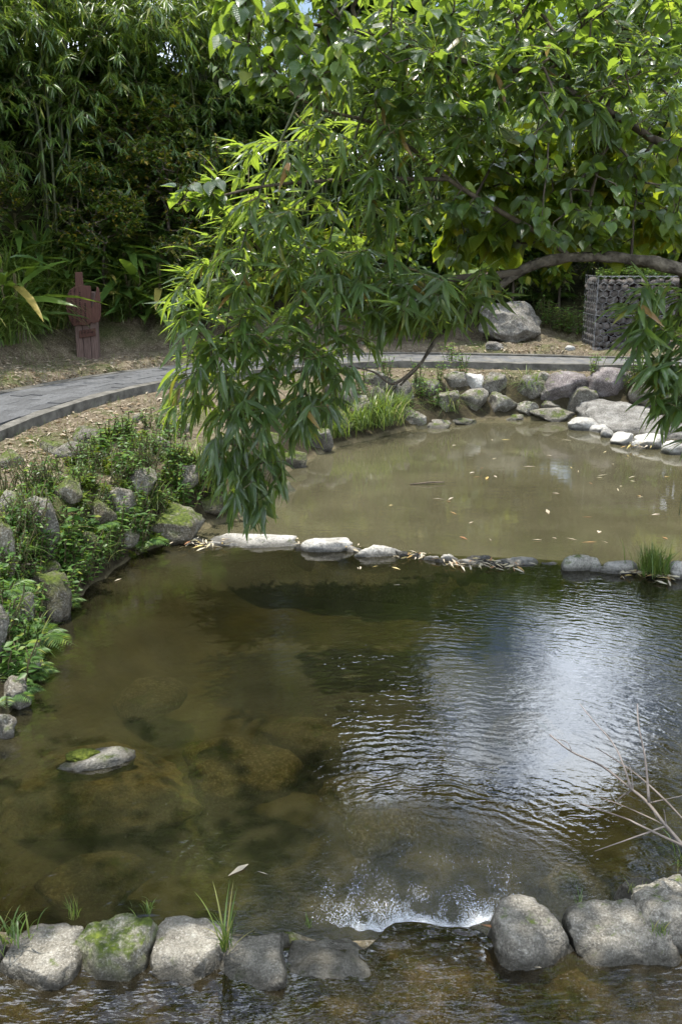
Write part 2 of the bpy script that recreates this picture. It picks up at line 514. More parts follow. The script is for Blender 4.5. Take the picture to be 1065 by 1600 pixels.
def height(x, y):
    x, y = np.broadcast_arrays(np.asarray(x, float), np.asarray(y, float))
    sh = x.shape
    p = np.stack([x.ravel(), y.ravel()], 1)
    ins = inside(p, SHORE)
    d = seg_dist(p, SHORE, True)
    X, Y = p[:, 0], p[:, 1]
    p3 = np.stack([X, Y, np.zeros_like(X)], 1)
    n1 = fbm(p3 * 1.1, 3, 4)
    # pool bed
    dep = 0.10 + 0.42 * sst(d, 0.0, 0.9)
    dep = dep + 0.06 * n1
    # silt bank just below the middle weir on the right
    dep = dep - 0.30 * np.exp(-((X - 2.5) / 1.0) ** 2 - ((Y - 6.6) / 0.55) ** 2)
    bed = -dep
    bed = np.where(Y < 2.9, np.maximum(bed, -0.34) + 0.14, bed)
    # banks
    wide = np.where(X < -0.6, 0.44, 0.72)
    bank = 0.60 * np.clip(sst(d / wide, -0.05, 1.0), 0, 1) + 0.05 * n1 * sst(d, 0, 0.5)
    inp = inside(p, PATHPOLY)
    dp = seg_dist(p, PATHPOLY, True)
    dp = np.where(inp, 0, dp)
    flat = 0.64 + 0.0 * X
    bank = np.where(d > 0.6, bank + (flat - bank) * sst(1 - dp, 0, 1), bank)
    # hill behind the path
    behind = (~inp) & (seg_dist(p, PB, False) < seg_dist(p, PF, False))
    e = np.where(behind, seg_dist(p, PB, False), 0)
    left = sst(-X + 1.2, 0.0, 3.0)
    hill = 0.06 * sst(e, 0, .2) + 0.12 * np.minimum(e, 1.6) + (0.30 + 0.62 * left) * np.clip(e - 1.1 + 0.2 * n1, 0, 6) + 0.13 * np.clip(e - 7, 0, 25)
    right = np.where(~behind & (d > 0.5), 0.1 * np.clip(d - 1.0, 0, 6), 0) * (X > 2)
    out = np.where(ins, bed, bank + np.where(behind, np.maximum(hill, 0) + 0.10 * sst(e, 0, .15), 0) + right)
    out = np.where(inp, 0.62, out)
    out = out + np.where(~ins & ~inp, 0.035 * fbm(p3 * 5, 9, 3) * sst(dp, 0.02, 0.3), 0)
    # the camera's bank
    out = np.where((Y < 1.5) & ~inp, 0.1 + 0.8 * sst(1.5 - Y, 0, 1.2), out)
    return out.reshape(sh)


def ground_hit(u, v, lift=0.0):
    d = ray(u, v)
    ys = np.linspace(1.6, 40, 1600)
    t = ys / d[1]
    xs, zs = d[0] * t, CAMH + d[2] * t
    g = hgrid(xs, ys) + lift
    k = np.argmax(zs <= g)
    if zs[k] > g[k]: k = len(ys) - 1
    return np.array((xs[k], ys[k], zs[k]))


def hz(x, y): return float(height(np.array([x]), np.array([y]))[0])


def hgrid(x, y):
    """height read back from the ground sheet itself"""
    i = np.clip(np.searchsorted(gx, x) - 1, 0, nx - 2)
    j = np.clip(np.searchsorted(gy, y) - 1, 0, ny - 2)
    a = np.clip((x - gx[i]) / (gx[i + 1] - gx[i]), 0, 1)
    b = np.clip((y - gy[j]) / (gy[j + 1] - gy[j]), 0, 1)
    return (GZ[j, i] * (1 - a) + GZ[j, i + 1] * a) * (1 - b) + (GZ[j + 1, i] * (1 - a) + GZ[j + 1, i + 1] * a) * b


# ground sheet
gx = np.concatenate([-np.geomspace(170, 9.5, 26), np.arange(-9.2, 9.21, 0.095), np.geomspace(9.5, 170, 26)])
gy = np.concatenate([-np.geomspace(120, 1.2, 14), np.arange(-0.9, 19, 0.095), np.geomspace(19.2, 260, 44)])
GXX, GYY = np.meshgrid(gx, gy)
GZ = height(GXX, GYY)
nx, ny = len(gx), len(gy)
idx = np.arange(nx * ny).reshape(ny, nx)
gf = np.stack([idx[:-1, :-1], idx[:-1, 1:], idx[1:, 1:], idx[1:, :-1]], -1).reshape(-1, 4)


def mat_ground():
    t = NT('forest floor')
    geo = t.n('NewGeometry')
    pos = geo.outputs['Position']
    n1 = t.noise(pos, 1.3, 6, 0.6)
    n2 = t.noise(pos, 9, 8, 0.68)
    n3 = t.noise(pos, 45, 4, 0.7)
    soil = t.ramp(n2, [(0.3, (0.055, 0.04, 0.026)), (0.5, (0.105, 0.083, 0.055)), (0.7, (0.19, 0.158, 0.11))])
    soil = t.mix(t.maprange(n3, 0.5, 0.68), soil, (0.27, 0.235, 0.175))
    green = t.ramp(n3, [(0.3, (0.03, 0.045, 0.012)), (0.7, (0.09, 0.11, 0.03))])
    col = t.mix(t.maprange(n1, 0.50, 0.66, 0, 0.75), soil, green)
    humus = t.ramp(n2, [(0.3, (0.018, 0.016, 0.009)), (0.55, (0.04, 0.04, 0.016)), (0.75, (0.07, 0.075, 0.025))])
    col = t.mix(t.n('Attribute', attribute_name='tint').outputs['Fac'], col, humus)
    sp = t.n('SeparateXYZ')
    t.link(pos, sp.inputs[0])
    bed = t.ramp(t.noise(pos, 2.6, 6, 0.6), [(0.3, (0.07, 0.06, 0.034)), (0.5, (0.13, 0.11, 0.065)), (0.72, (0.21, 0.18, 0.11))])
    bed = t.mix(t.maprange(t.noise(pos, 16, 5, 0.7), 0.5, 0.75, 0, 0.6), bed, (0.09, 0.085, 0.03))
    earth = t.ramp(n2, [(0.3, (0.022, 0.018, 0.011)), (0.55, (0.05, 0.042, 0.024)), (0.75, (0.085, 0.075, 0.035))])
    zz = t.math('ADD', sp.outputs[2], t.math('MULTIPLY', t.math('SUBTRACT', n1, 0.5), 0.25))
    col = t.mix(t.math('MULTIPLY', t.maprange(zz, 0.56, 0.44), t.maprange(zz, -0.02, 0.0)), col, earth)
    col = t.mix(t.maprange(sp.outputs[2], 0.03, -0.01), col, bed)
    hgt = t.math('ADD', n2, t.math('MULTIPLY', n3, 0.5))
    return t.done(t.principled(col, 0.95, 0.1, t.bump(hgt, 0.05)))


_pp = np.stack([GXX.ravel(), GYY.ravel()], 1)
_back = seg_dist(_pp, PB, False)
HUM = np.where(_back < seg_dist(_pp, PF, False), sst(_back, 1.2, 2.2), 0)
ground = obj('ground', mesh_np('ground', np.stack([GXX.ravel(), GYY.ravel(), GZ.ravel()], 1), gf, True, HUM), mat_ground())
tag(ground, kind='structure')


# ------------------------------------------------------------------ water
FOAM = P(672, 1432, 0.0)


def mat_water(name, mud, tint, t0, t1, tscale, rings=0.0, chop=0.001, chopscale=9.0, stretch=(1, 2.0, 1), rough=0.02, detail=3.0, ior=1.75):
    t = NT(name)
    geo = t.n('NewGeometry')
    pos = geo.outputs['Position']
    h = t.math('MULTIPLY', t.noise(t.vmath('MULTIPLY', pos, stretch), chopscale, detail, 0.5, 0.4), chop)
    h = t.math('ADD', h, t.math('MULTIPLY', t.noise(t.vmath('MULTIPLY', pos, (1, 2.4, 1)), chopscale * 3.1, 2, 0.5, 0.2), chop * 0.22))
    h = t.math('MULTIPLY', h, t.maprange(t.noise(pos, 1.1, 3, 0.55), 0.36, 0.62, 0.25, 1.15))
    if rings:
        rel = t.vmath('SUBTRACT', pos, tuple(FOAM))
        dist = t.vmath('LENGTH', rel)
        w = t.n('TexWave', wave_type='RINGS', rings_direction='Z', wave_profile='SIN')
        for k, v in (('Scale', 5.2), ('Distortion', 7.0), ('Detail', 3.0), ('Detail Scale', 1.6), ('Detail Roughness', 0.55)):
            w.inputs[k].default_value = v
        t.link(rel, w.inputs['Vector'])
        # ripples are strongest where the falling water drives them, off the foam towards the far right
        side = t.noise(pos, 0.7, 2, 0.5)
        amp = t.math('MULTIPLY', t.maprange(dist, 0.2, 4.6, 1.0, 0.28), t.math('MULTIPLY', t.maprange(side, 0.38, 0.6, 0.3, 1.0), t.maprange(t.noise(pos, 2.3, 3, 0.6), 0.35, 0.62, 0.2, 1.2)))
        h = t.math('ADD', h, t.math('MULTIPLY', t.math('MULTIPLY', w.outputs['Fac'], amp), rings))
        near = t.maprange(dist, 0.85, 0.12)
        h = t.math('ADD', h, t.math('MULTIPLY', t.math('MULTIPLY', t.noise(pos, 48, 4, 0.6), near), 0.010))
    nrm = t.bump(h, 1.0)
    tn = t.noise(pos, tscale, 5, 0.55, 0.3)
    turb = t.maprange(tn, 0.36, 0.66, t0, t1)
    # silt lies thinnest where the bed comes up
    mudc = t.mix(t.maprange(t.noise(pos, tscale * 2.3, 4), 0.4, 0.7), (*mud, 1), tuple(c * 1.25 for c in mud))
    tr = t.n('BsdfTransparent')
    tr.inputs[0].default_value = (*tint, 1)
    df = t.n('BsdfDiffuse')
    t.link(mudc, df.inputs[0])
    m1 = t.n('MixShader')
    t.link(turb, m1.inputs[0])
    t.link(tr.outputs[0], m1.inputs[1])
    t.link(df.outputs[0], m1.inputs[2])
    gl = t.n('BsdfGlossy')
    gl.inputs['Roughness'].default_value = rough
    t.link(nrm, gl.inputs['Normal'])
    fr = t.n('Fresnel')
    fr.inputs['IOR'].default_value = ior
    t.link(nrm, fr.inputs['Normal'])
    m2 = t.n('MixShader')
    t.link(fr.outputs[0], m2.inputs[0])
    t.link(m1.outputs[0], m2.inputs[1])
    t.link(gl.outputs[0], m2.inputs[2])
    return t.done(m2.outputs[0])


def sheet(name, poly, z, mat):
    me = bpy.data.meshes.new(name)
    bm = bmesh.new()
    f = bm.faces.new([bm.verts.new((float(a), float(b), z)) for a, b in poly])
    if f.normal.z < 0: f.normal_flip()
    bmesh.ops.triangulate(bm, faces=bm.faces[:])
    bm.normal_update()
    for f in bm.faces:
        if f.normal.z < 0: f.normal_flip()
    bm.to_mesh(me)
    bm.free()
    return tag(obj(name, me, mat), kind='structure')


WEIR = [tuple(P(u, v)[:2]) for u, v in [(240, 845), (380, 842), (512, 850), (600, 858), (700, 868), (830, 873), (910, 878), (960, 884), (1020, 892), (1065, 897)]]
WEIR = [(-3.0, 8.2)] + WEIR + [(3.4, 6.9), (4.8, 6.6)]
far_poly = WEIR + [(7, 7), (7, 15), (2.5, 15.3), (-2.2, 13.5), (-2.6, 9)]
mid_poly = WEIR[::-1] + [(-3.2, 3.02), (5, 3.02)]
mid_poly = WEIR[::-1] + [(-3.4, 8.0), (-3.4, 2.78), (5, 2.78)]
obj_far = sheet('far_pool_water', far_poly, -0.035, mat_water('far pool water', (0.084, 0.077, 0.045), (0.42, 0.40, 0.26), 0.60, 0.82, 0.8, 0, 0.0010, 6.0, (1, 1.8, 1), 0.03))
obj_mid = sheet('middle_pool_water', mid_poly, 0.0, mat_water('middle pool water', (0.046, 0.042, 0.021), (0.42, 0.40, 0.25), 0.06, 0.44, 0.55, 0.0012, 0.0022, 8.0, (1, 2.2, 1), 0.02))


# ------------------------------------------------------------------ rocks
def ico(sub):
    bm = bmesh.new()
    bmesh.ops.create_icosphere(bm, subdivisions=sub, radius=1)
    v = np.array([x.co[:] for x in bm.verts])
    f = np.array([[q.index for q in x.verts] for x in bm.faces])
    bm.free()
    return v, f


ICO = {s: ico(s) for s in (1, 2, 3, 4, 5)}


def rock_mesh(name, sx, sy, sz, seed, sub=4, planes=7, power=0.8, rough=0.13, top=None, fine=0.035, cut=(0.55, 0.88)):
    v, f = ICO[sub]
    v = np.sign(v) * np.abs(v) ** power
    rg = np.random.default_rng(seed)
    for k in range(planes):
        n = rg.normal(size=3)
        n /= np.linalg.norm(n)
        o = rg.uniform(*cut)
        ex = np.maximum(0, v @ n - o)
        v = v - ex[:, None] * n * 0.92
    if top is not None:
        ex = np.maximum(0, v[:, 2] - top)
        v[:, 2] -= ex * 0.85
    u = v / np.linalg.norm(v, axis=1)[:, None]
    v = v * (1 + rough * fbm(u * 1.6 + seed * 3.1, seed, 3)[:, None] + fine * fbm(u * 6 + seed, seed + 5, 4, 0.6)[:, None])
    v = v / np.abs(v).max(axis=0)
    v = v * np.array((sx, sy, sz))
    return mesh_np(name, v, f)


def rock(name, loc, size, seed, mat, parent=None, rz=0.0, tilt=(0, 0), **kw):
    me = rock_mesh(name, *size, seed, **kw)
    mx = Matrix.Translation(Vector([float(c) for c in loc])) @ Euler((tilt[0], tilt[1], rz)).to_matrix().to_4x4()
    return obj(name, me, M[mat], parent, None, mx)


def stone_px(cx, cyy, w, h, zb, zt):
    """a low stone standing in water at height zb, from its box in the photograph; zt its height over the water"""
    u, v = cx, cyy + h / 2
    pf = P(u, v, zb)
    dep = project(pf)[2]
    a = math.atan2(CAMH - zb, pf[1])
    hm = h * dep / FPX
    d = max((hm - zt * math.cos(a)) / math.sin(a), w * dep / FPX * 0.35)
    return pf, w * dep / FPX, d


# near weir: mortared stones, a part each
nw = empty('stone_weir', (0, 2.75, 0), 'near weir of big rounded grey stones set in mortar with a spill gap', 'weir')
NEAR = [(-75, 1478, 124, 108, 0.11, 'rock_near', 0.72), (53, 1482, 122, 108, 0.11, 'rock_near', 0.55), (171, 1464, 116, 120, 0.14, 'rock_moss', 0.62), (288, 1472, 112, 116, 0.12, 'rock_near', 0.62),
        (399, 1484, 112, 112, 0.10, 'rock_near', 0.5), (515, 1482, 138, 86, 0.07, 'rock_near', 0.5), (842, 1450, 126, 122, 0.14, 'rock_near', 0.62), (984, 1446, 156, 116, 0.14, 'rock_near', 0.62),
        (1058, 1418, 100, 124, 0.19, 'rock_near', 0.7), (997, 1385, 62, 54, 0.13, 'rock_near', 0.75), (1150, 1440, 130, 120, 0.15, 'rock_near', 0.7)]
for i, (cx, cyy, w, h, zt, mt, pw) in enumerate(NEAR):
    zb = 0.10 if i != 9 else 0.0
    pf, wm, dm = stone_px(cx, cyy, w, h, zb, zt)
    zlow = -0.32
    ztop = zb + zt
    st_ = rock('stone', (pf[0], pf[1] + dm * 0.5, ztop - 0.19), (wm * 0.59, dm * 0.66, 0.19), 100 + i, mt, nw, random.uniform(-0.1, 0.1), (random.uniform(-.05, .05), random.uniform(-.04, .04)), sub=5, planes=5, power=pw, rough=0.10, top=0.72, fine=0.04, cut=(0.74, 0.96))
    if mt == 'rock_moss': st_['label'] = 'weir stone covered in bright green moss'
# mortar bar under the stones and the sill in the gap
sx0, sx1 = P(585, 1470, 0.1)[0], P(782, 1470, 0.1)[0]


def bar(name, x0, x1, y0, y1, z0, z1, mat, parent, seed):
    nxx, nyy = 40, 10
    xs, ys = np.meshgrid(np.linspace(x0, x1, nxx), np.linspace(y0, y1, nyy))
    prof = 1 - (2 * (ys - y0) / (y1 - y0) - 1) ** 6
    zz = z0 + (z1 - z0) * prof + 0.018 * fbm(np.stack([xs * 9, ys * 9, xs * 0], -1), seed, 3)
    yy = ys + 0.02 * fbm(np.stack([xs * 6, ys * 0, ys * 0], -1), seed + 3, 2)
    i = np.arange(nxx * nyy).reshape(nyy, nxx)
    f = np.stack([i[:-1, :-1], i[:-1, 1:], i[1:, 1:], i[1:, :-1]], -1).reshape(-1, 4)
    return obj(name, mesh_np(name, np.stack([xs.ravel(), yy.ravel(), zz.ravel()], 1), f), M[mat], parent)


bar('mortar', -2.4, sx0 - 0.06, 2.70, 2.94, -0.35, 0.05, 'rock_near', nw, 4)
bar('mortar', sx1 + 0.06, 2.5, 2.74, 2.98, -0.35, 0.05, 'rock_near', nw, 5)
bar('sill', -2.4, 2.4, 2.48, 3.04, -0.30, 0.045, 'rock_bed', nw, 6)

# near pool water: runs level to the weir and over the sill
LIPX0, LIPX1 = sx0 - 0.03, sx1 + 0.03


def near_water():
    xs = np.concatenate([np.linspace(-3.2, LIPX0 - 0.01, 30), np.linspace(LIPX0, LIPX1, 90), np.linspace(LIPX1 + 0.01, 3.2, 30)])
    ys = np.concatenate([np.linspace(1.2, 2.5, 20), np.linspace(2.52, 3.14, 110)])
    XX, YY = np.meshgrid(xs, ys)
    inlip = sst(XX, LIPX0 - 0.03, LIPX0 + 0.12) * (1 - sst(XX, LIPX1 - 0.12, LIPX1 + 0.03))
    edge = 2.96 + 0.05 * fbm(np.stack([XX * 4, XX * 0, XX * 0], -1), 11, 2) - 0.16 * (1 - inlip)
    run = sst(YY, edge - 0.20, edge) * 0.016
    fall = sst(YY, edge, edge + 0.085)
    wave = 0.010 * fbm(np.stack([XX * 9, YY * 14, XX * 0], -1), 21, 3) * sst(YY, 2.6, 2.9) * (1 - fall)
    ZZ = 0.10 - (run + wave) * inlip - 0.13 * fall
    i = np.arange(XX.size).reshape(XX.shape)
    f = np.stack([i[:-1, :-1], i[:-1, 1:], i[1:, 1:], i[1:, :-1]], -1).reshape(-1, 4)
    me = mesh_np('near_pool_water', np.stack([XX.ravel(), YY.ravel(), ZZ.ravel()], 1), f)
    return tag(obj('near_pool_water', me, mat_water('near pool water', (0.05, 0.04, 0.02), (0.50, 0.44, 0.28), 0.08, 0.30, 1.2, 0, 0.018, 6.0, (1, 1.2, 1), 0.012, 1.0)), kind='structure')


near_water()

# foam below the sill
tf = NT('foam bubbles')
fb = tf.n('BsdfDiffuse')
fb.inputs[0].default_value = (0.75, 0.78, 0.8, 1)
ft = tf.n('BsdfTransparent')
fg = tf.n('BsdfGlossy')
fg.inputs['Roughness'].default_value = 0.08
fm = tf.n('MixShader')
fm.inputs[0].default_value = 0.32
tf.link(ft.outputs[0], fm.inputs[1])
tf.link(fb.outputs[0], fm.inputs[2])
fm2 = tf.n('MixShader')
fm2.inputs[0].default_value = 0.12
tf.link(fm.outputs[0], fm2.inputs[1])
tf.link(fg.outputs[0], fm2.inputs[2])
M['foam'] = tf.done(fm2.outputs[0])


def scatter_mesh(name, tv, tf_, pos, Rm, size, tint=None):
    """tv template verts (k,3), tf_ faces (m,q); pos (N,3); Rm (N,3,3) columns = axes; size (N,) or (N,3)"""
    pos = np.asarray(pos, float)
    N = len(pos)
    size = np.asarray(size, float)
    if size.ndim == 1: size = np.repeat(size[:, None], 3, 1)
    loc = tv[None] * size[:, None, :]
    v = np.einsum('nij,nkj->nki', Rm, loc) + pos[:, None, :]
    k = len(tv)
    f = (tf_[None] + (np.arange(N) * k)[:, None, None]).reshape(-1, tf_.shape[1])
    tint = np.repeat(RNG.random(N) if tint is None else tint, k)
    return mesh_np(name, v.reshape(-1, 3), f, True, tint, (np.tile(tv[:, 0], N), np.tile(tv[:, 1], N)))


nb = 15000
tt = RNG.random(nb)
bx = sx0 + (sx1 - sx0) * (0.5 + (RNG.random(nb) - 0.5) * (1.0 + 0.9 * tt)) - 0.04 * tt
byy = 3.03 + np.abs(RNG.normal(0, 1, nb)) * (0.02 + 0.26 * tt ** 2.2) + 0.035 * fbm(np.stack([bx * 7, bx * 0, bx * 0], 1), 77, 3)
bs = RNG.uniform(0.0007, 0.0021, nb) * np.where(RNG.random(nb) < 0.04, 1.9, 1)
keep = fbm(np.stack([bx * 16, byy * 9, bx * 0], 1), 91, 3) + 0.9 * np.exp(-(byy - 3.03) / 0.05) > RNG.uniform(-0.25, 0.45, nb)
bx, byy, bs = bx[keep], byy[keep], bs[keep]
nb = len(bx)
eye3 = np.repeat(np.eye(3)[None], nb, 0)
tag(obj('foam', scatter_mesh('foam', ICO[1][0], ICO[1][1], np.stack([bx, byy, 0.0 * bx + 0.001], 1), eye3, np.stack([bs, bs, bs * 0.8], 1)), M['foam']), 'white froth and bubbles below the spill gap', 'foam', kind='stuff')

# middle weir
mw = empty('stone_weir', (0.5, 7.7, 0), 'low weir of pale flat stones in a row between the two pools', 'weir')
MID = [(398, 842, 152, 30, 0.09, 'rock_mid'), (512, 848, 78, 28, 0.10, 'rock_mid'), (597, 857, 84, 26, 0.10, 'rock_mid'), (645, 864, 30, 13, 0.05, 'rock_wet'), (662, 865, 18, 12, 0.05, 'rock_mid'),
       (706, 867, 36, 18, 0.08, 'rock_mid'), (690, 874, 24, 10, 0.05, 'rock_wet'), (752, 872, 60, 16, 0.07, 'rock_wet'), (808, 875, 70, 15, 0.07, 'rock_mid'), (909, 878, 58, 28, 0.11, 'rock_midmoss'),
       (965, 884, 64, 25, 0.10, 'rock_mid'), (1022, 892, 40, 18, 0.07, 'rock_wet'), (1068, 886, 40, 36, 0.14, 'rock_mid'), (1130, 890, 70, 34, 0.13, 'rock_mid'), (310, 842, 40, 16, 0.06, 'rock_wet'), (735, 876, 46, 12, 0.05, 'rock_mid'), (347, 846, 56, 16, 0.06, 'rock_mid'), (474, 853, 34, 13, 0.05, 'rock_wet'), (556, 857, 34, 13, 0.05, 'rock_mid'), (627, 863, 28, 12, 0.05, 'rock_wet'), (857, 879, 44, 8, 0.035, 'rock_wet'), (936, 886, 32, 14, 0.06, 'rock_mid'), (675, 871, 26, 11, 0.05, 'rock_mid'), (780, 879, 40, 10, 0.05, 'rock_wet')]
for i, (cx, cyy, w, h, zt, mt) in enumerate(MID):
    pf, wm, dm = stone_px(cx, cyy, w, h, 0.0, zt)
    rock('stone', (pf[0], pf[1] + dm * 0.45, zt - 0.13), (wm * 0.56, dm * 0.54, 0.13), 200 + i, mt, mw, random.uniform(-.15, .15), (random.uniform(-.04, .04), random.uniform(-.05, .05)), sub=4, planes=6, power=0.72, rough=0.09, top=0.8)
# drowned footing between them
WA = np.array(WEIR[1:-1])
ftv, ftf = [], []
for i, (a, b) in enumerate(WA):
    for k, (dy, dz) in enumerate(((-0.28, -0.45), (-0.14, -0.09), (0.1, -0.06), (0.28, -0.09), (0.45, -0.45))):
        ftv.append((a + .02 * math.sin(i * 7 + k), b + dy + 0.12, dz + 0.012 * math.sin(i * 5 + k * 3)))
    if i:
        for k in range(4):
            ftf.append(((i - 1) * 5 + k, i * 5 + k, i * 5 + k + 1, (i - 1) * 5 + k + 1))
obj('footing', mesh_np('footing', np.array(ftv), ftf), M['rock_bed'], mw)

# mossy rock breaking the surface, and drowned rocks
pe = P(150, 1190, 0)
ROCKS_TOP = []


def loose(name, loc, size, seed, mat, label, cat='rock', group=None, rz=0, tilt=(0, 0), **kw):
    o = rock(name, loc, size, seed, mat, None, rz, tilt, **kw)
    return tag(o, label, cat, group)


loose('rock', (pe[0] + 0.0, pe[1] - 0.02, -0.180), (0.52, 0.36, 0.18), 301, 'rock_silt', 'broad brown rock, mostly drowned, its grey tip breaking the water', rz=0.25, sub=5, planes=6, power=0.7, rough=0.10, top=0.7)
pk = P(152, 1172, 0.03)
tip = loose('rock', (pk[0], pk[1] - 0.03, -0.03), (0.20, 0.12, 0.075), 302, 'rock_cap', 'grey rock tip with a green moss cap in the middle pool', rz=0.3, sub=5, planes=7, rough=0.12)
me_ = rock_mesh('moss', 0.09, 0.06, 0.03, 303, sub=4, planes=2, rough=0.2, fine=0.12)
ms_ = obj('moss', me_, M['moss'], None, None, Matrix.Translation((-0.06, 0.015, 0.045)))
ms_.parent = tip
BED = [(372, 1190, 0.34, 0.26, 0.16), (560, 1200, 0.22, 0.16, 0.10), (600, 1255, 0.18, 0.14, 0.08), (40, 1175, 0.2, 0.16, 0.10), (480, 1110, 0.3, 0.2, 0.10), (230, 1050, 0.22, 0.2, 0.1), (820, 1110, 0.25, 0.2, 0.1), (440, 1420, 0.22, 0.12, 0.14), (910, 1385, 0.2, 0.14, 0.12), (130, 1330, 0.26, 0.18, 0.1)]
for i, (u, v, a, b, c) in enumerate(BED):
    p = P(u, v, -0.1)
    z = hz(p[0], p[1])
    top = -0.025 if i in (0, 7, 8) else -0.19
    zc = max(z + c * 0.3, top - c)
    loose('submerged_rock', (p[0], p[1], top - c), (a * 1.15, b * 1.1, c + 0.02), 310 + i, 'rock_bed', 'silted brown rock lying under the surface of the middle pool', 'rock', 'drowned rocks in the middle pool', random.uniform(-.6, .6), sub=4, planes=6)
for i, (u, v, a, b) in enumerate([(80, 1570, 0.22, 0.12), (560, 1575, 0.2, 0.1), (960, 1560, 0.24, 0.14), (760, 1590, 0.2, .1)]):
    p = P(u, v, 0.0)
    loose('submerged_rock', (p[0], p[1], -0.10), (a, b, 0.13), 340 + i, 'rock_bed', 'silted brown rock under the near pool below the stone weir', 'rock', 'drowned rocks in the near pool', random.uniform(-.6, .6), sub=4, planes=6)

# retaining walls: left bank and far bank, each stone a part
lw = empty('stone_wall', (-2.2, 6.5, 0), 'overgrown dry stone wall of mossy boulders holding the left bank', 'wall')
LEFT = [(56, 832, 46, 104, 'rock_wall'), (72, 938, 58, 100, 'rock_wallmoss'), (28, 962, 40, 66, 'rock_wall'), (38, 1035, 46, 60, 'rock_wall'), (214, 758, 38, 54, 'rock_wall'), (180, 784, 42, 62, 'rock_wall'),
        (244, 700, 28, 44, 'rock_wall'), (136, 688, 48, 34, 'rock_wall'), (104, 710, 40, 30, 'rock_wall'), (76, 703, 34, 24, 'rock_wallmoss'), (8, 726, 40, 34, 'rock_wallmoss'), (268, 824, 72, 60, 'rock_wallmoss'),
        (150, 806, 38, 46, 'rock_wallmoss'), (214, 658, 16, 16, 'rock_wall'), (118, 886, 28, 26, 'rock_wall'), (70, 892, 32, 28, 'rock_wallmoss'), (184, 678, 26, 28, 'rock_wall'), (270, 668, 36, 22, 'rock_wall'),
        (20, 1092, 40, 50, 'rock_wall'), (-10, 860, 44, 90, 'rock_wallmoss'), (-20, 990, 40, 80, 'rock_wall'), (130, 850, 34, 36, 'rock_wallmoss'), (330, 790, 40, 34, 'rock_wallmoss'), (280, 745, 40, 40, 'rock_wall'),
        (100, 770, 40, 40, 'rock_wallmoss'), (190, 835, 40, 40, 'rock_wallmoss'), (360, 740, 40, 36, 'rock_wall'), (10, 790, 34, 36, 'rock_wall'), (-10, 1140, 44, 50, 'rock_wall')]
for i, (u, v, w, h, mt) in enumerate(LEFT):
    p = ground_hit(u, v + h * 0.12)
    dep = project(p)[2]
    sx, sz = w * 0.66 * dep / FPX, h * 0.6 * dep / FPX
    rock('stone', (p[0] + 0.03, p[1] + sx * 0.15, p[2] + 0.03), (sx, sx * 0.95, sz), 400 + i, mt, lw, random.uniform(-.5, .5), (random.uniform(-.15, .15), random.uniform(-.15, .15)), sub=4, planes=15, power=0.85, rough=0.15, fine=0.05)

fw = empty('stone_wall', (2, 14.6, 0), 'dry stone wall of large boulders along the far bank under the path', 'wall')
FAR = [(630, 617, 32, 48, 'rock_wall'), (595, 627, 42, 42, 'rock_wall'), (645, 655, 34, 34, 'rock_wall'), (735, 628, 48, 46, 'rock_wall'), (781, 632, 48, 40, 'rock_wall'), (772, 598, 42, 36, 'rock_wall'), (722, 661, 44, 18, 'rock_wall'), (676, 667, 46, 20, 'rock_wall'),
       (742, 600, 40, 32, 'rock_pale'), (851, 590, 34, 19, 'rock_boulder'), (883, 606, 64, 46, 'rock_purple'), (908, 629, 60, 50, 'rock_wall'), (953, 603, 72, 52, 'rock_purple'), (868, 648, 70, 22, 'rock_wall'), (825, 638, 30, 22, 'rock_wall'),
       (833, 608, 44, 42, 'rock_wall'), (863, 635, 32, 16, 'rock_wall'), (690, 628, 44, 44, 'rock_wall'), (665, 605, 40, 34, 'rock_wall'), (560, 640, 44, 40, 'rock_wall'), (525, 665, 46, 40, 'rock_wall'), (490, 690, 46, 36, 'rock_wall'),
       (590, 595, 44, 30, 'rock_wall'), (530, 615, 46, 40, 'rock_wall'), (450, 720, 46, 40, 'rock_wallmoss'), (480, 645, 46, 40, 'rock_wall'), (710, 595, 36, 28, 'rock_wall'), (805, 655, 30, 12, 'rock_wall'), (1030, 620, 70, 60, 'rock_wall'), (440, 770, 46, 34, 'rock_wallmoss'), (410, 690, 46, 40, 'rock_wallmoss')]
for i, (u, v, w, h, mt) in enumerate(FAR):
    p = ground_hit(u, v + h * 0.1)
    dep = project(p)[2]
    sx, sz = w * 0.64 * dep / FPX, h * 0.64 * dep / FPX
    tl = {10: -0.25, 11: -0.5, 12: 0.18}.get(i, random.uniform(-.15, .15))
    rock('stone', (p[0], p[1] + sx * 0.3, p[2]), (sx, sx * 0.85, sz), 500 + i, mt, fw, random.uniform(-.4, .4), (random.uniform(-.1, .1), tl), sub=4, planes=13, power=0.85, rough=0.13, fine=0.045)

# shore slabs at the right end of the far bank
def slab(u, v, w, h, zt, mat, label, seed, group=None, zb=-0.035):
    pf, wm, dm = stone_px(u, v, w, h, zb, zt)
    return loose('shore_rock', (pf[0], pf[1] + dm * 0.5, zb + zt * 0.35), (wm * 0.52, dm * 0.55, zt * 0.75 + 0.06), seed, mat, label, 'rock', group, random.uniform(-.2, .2), (random.uniform(0, .08), random.uniform(-.05, .05)), sub=5 if w > 80 else 4, planes=7, power=0.75, rough=0.12)


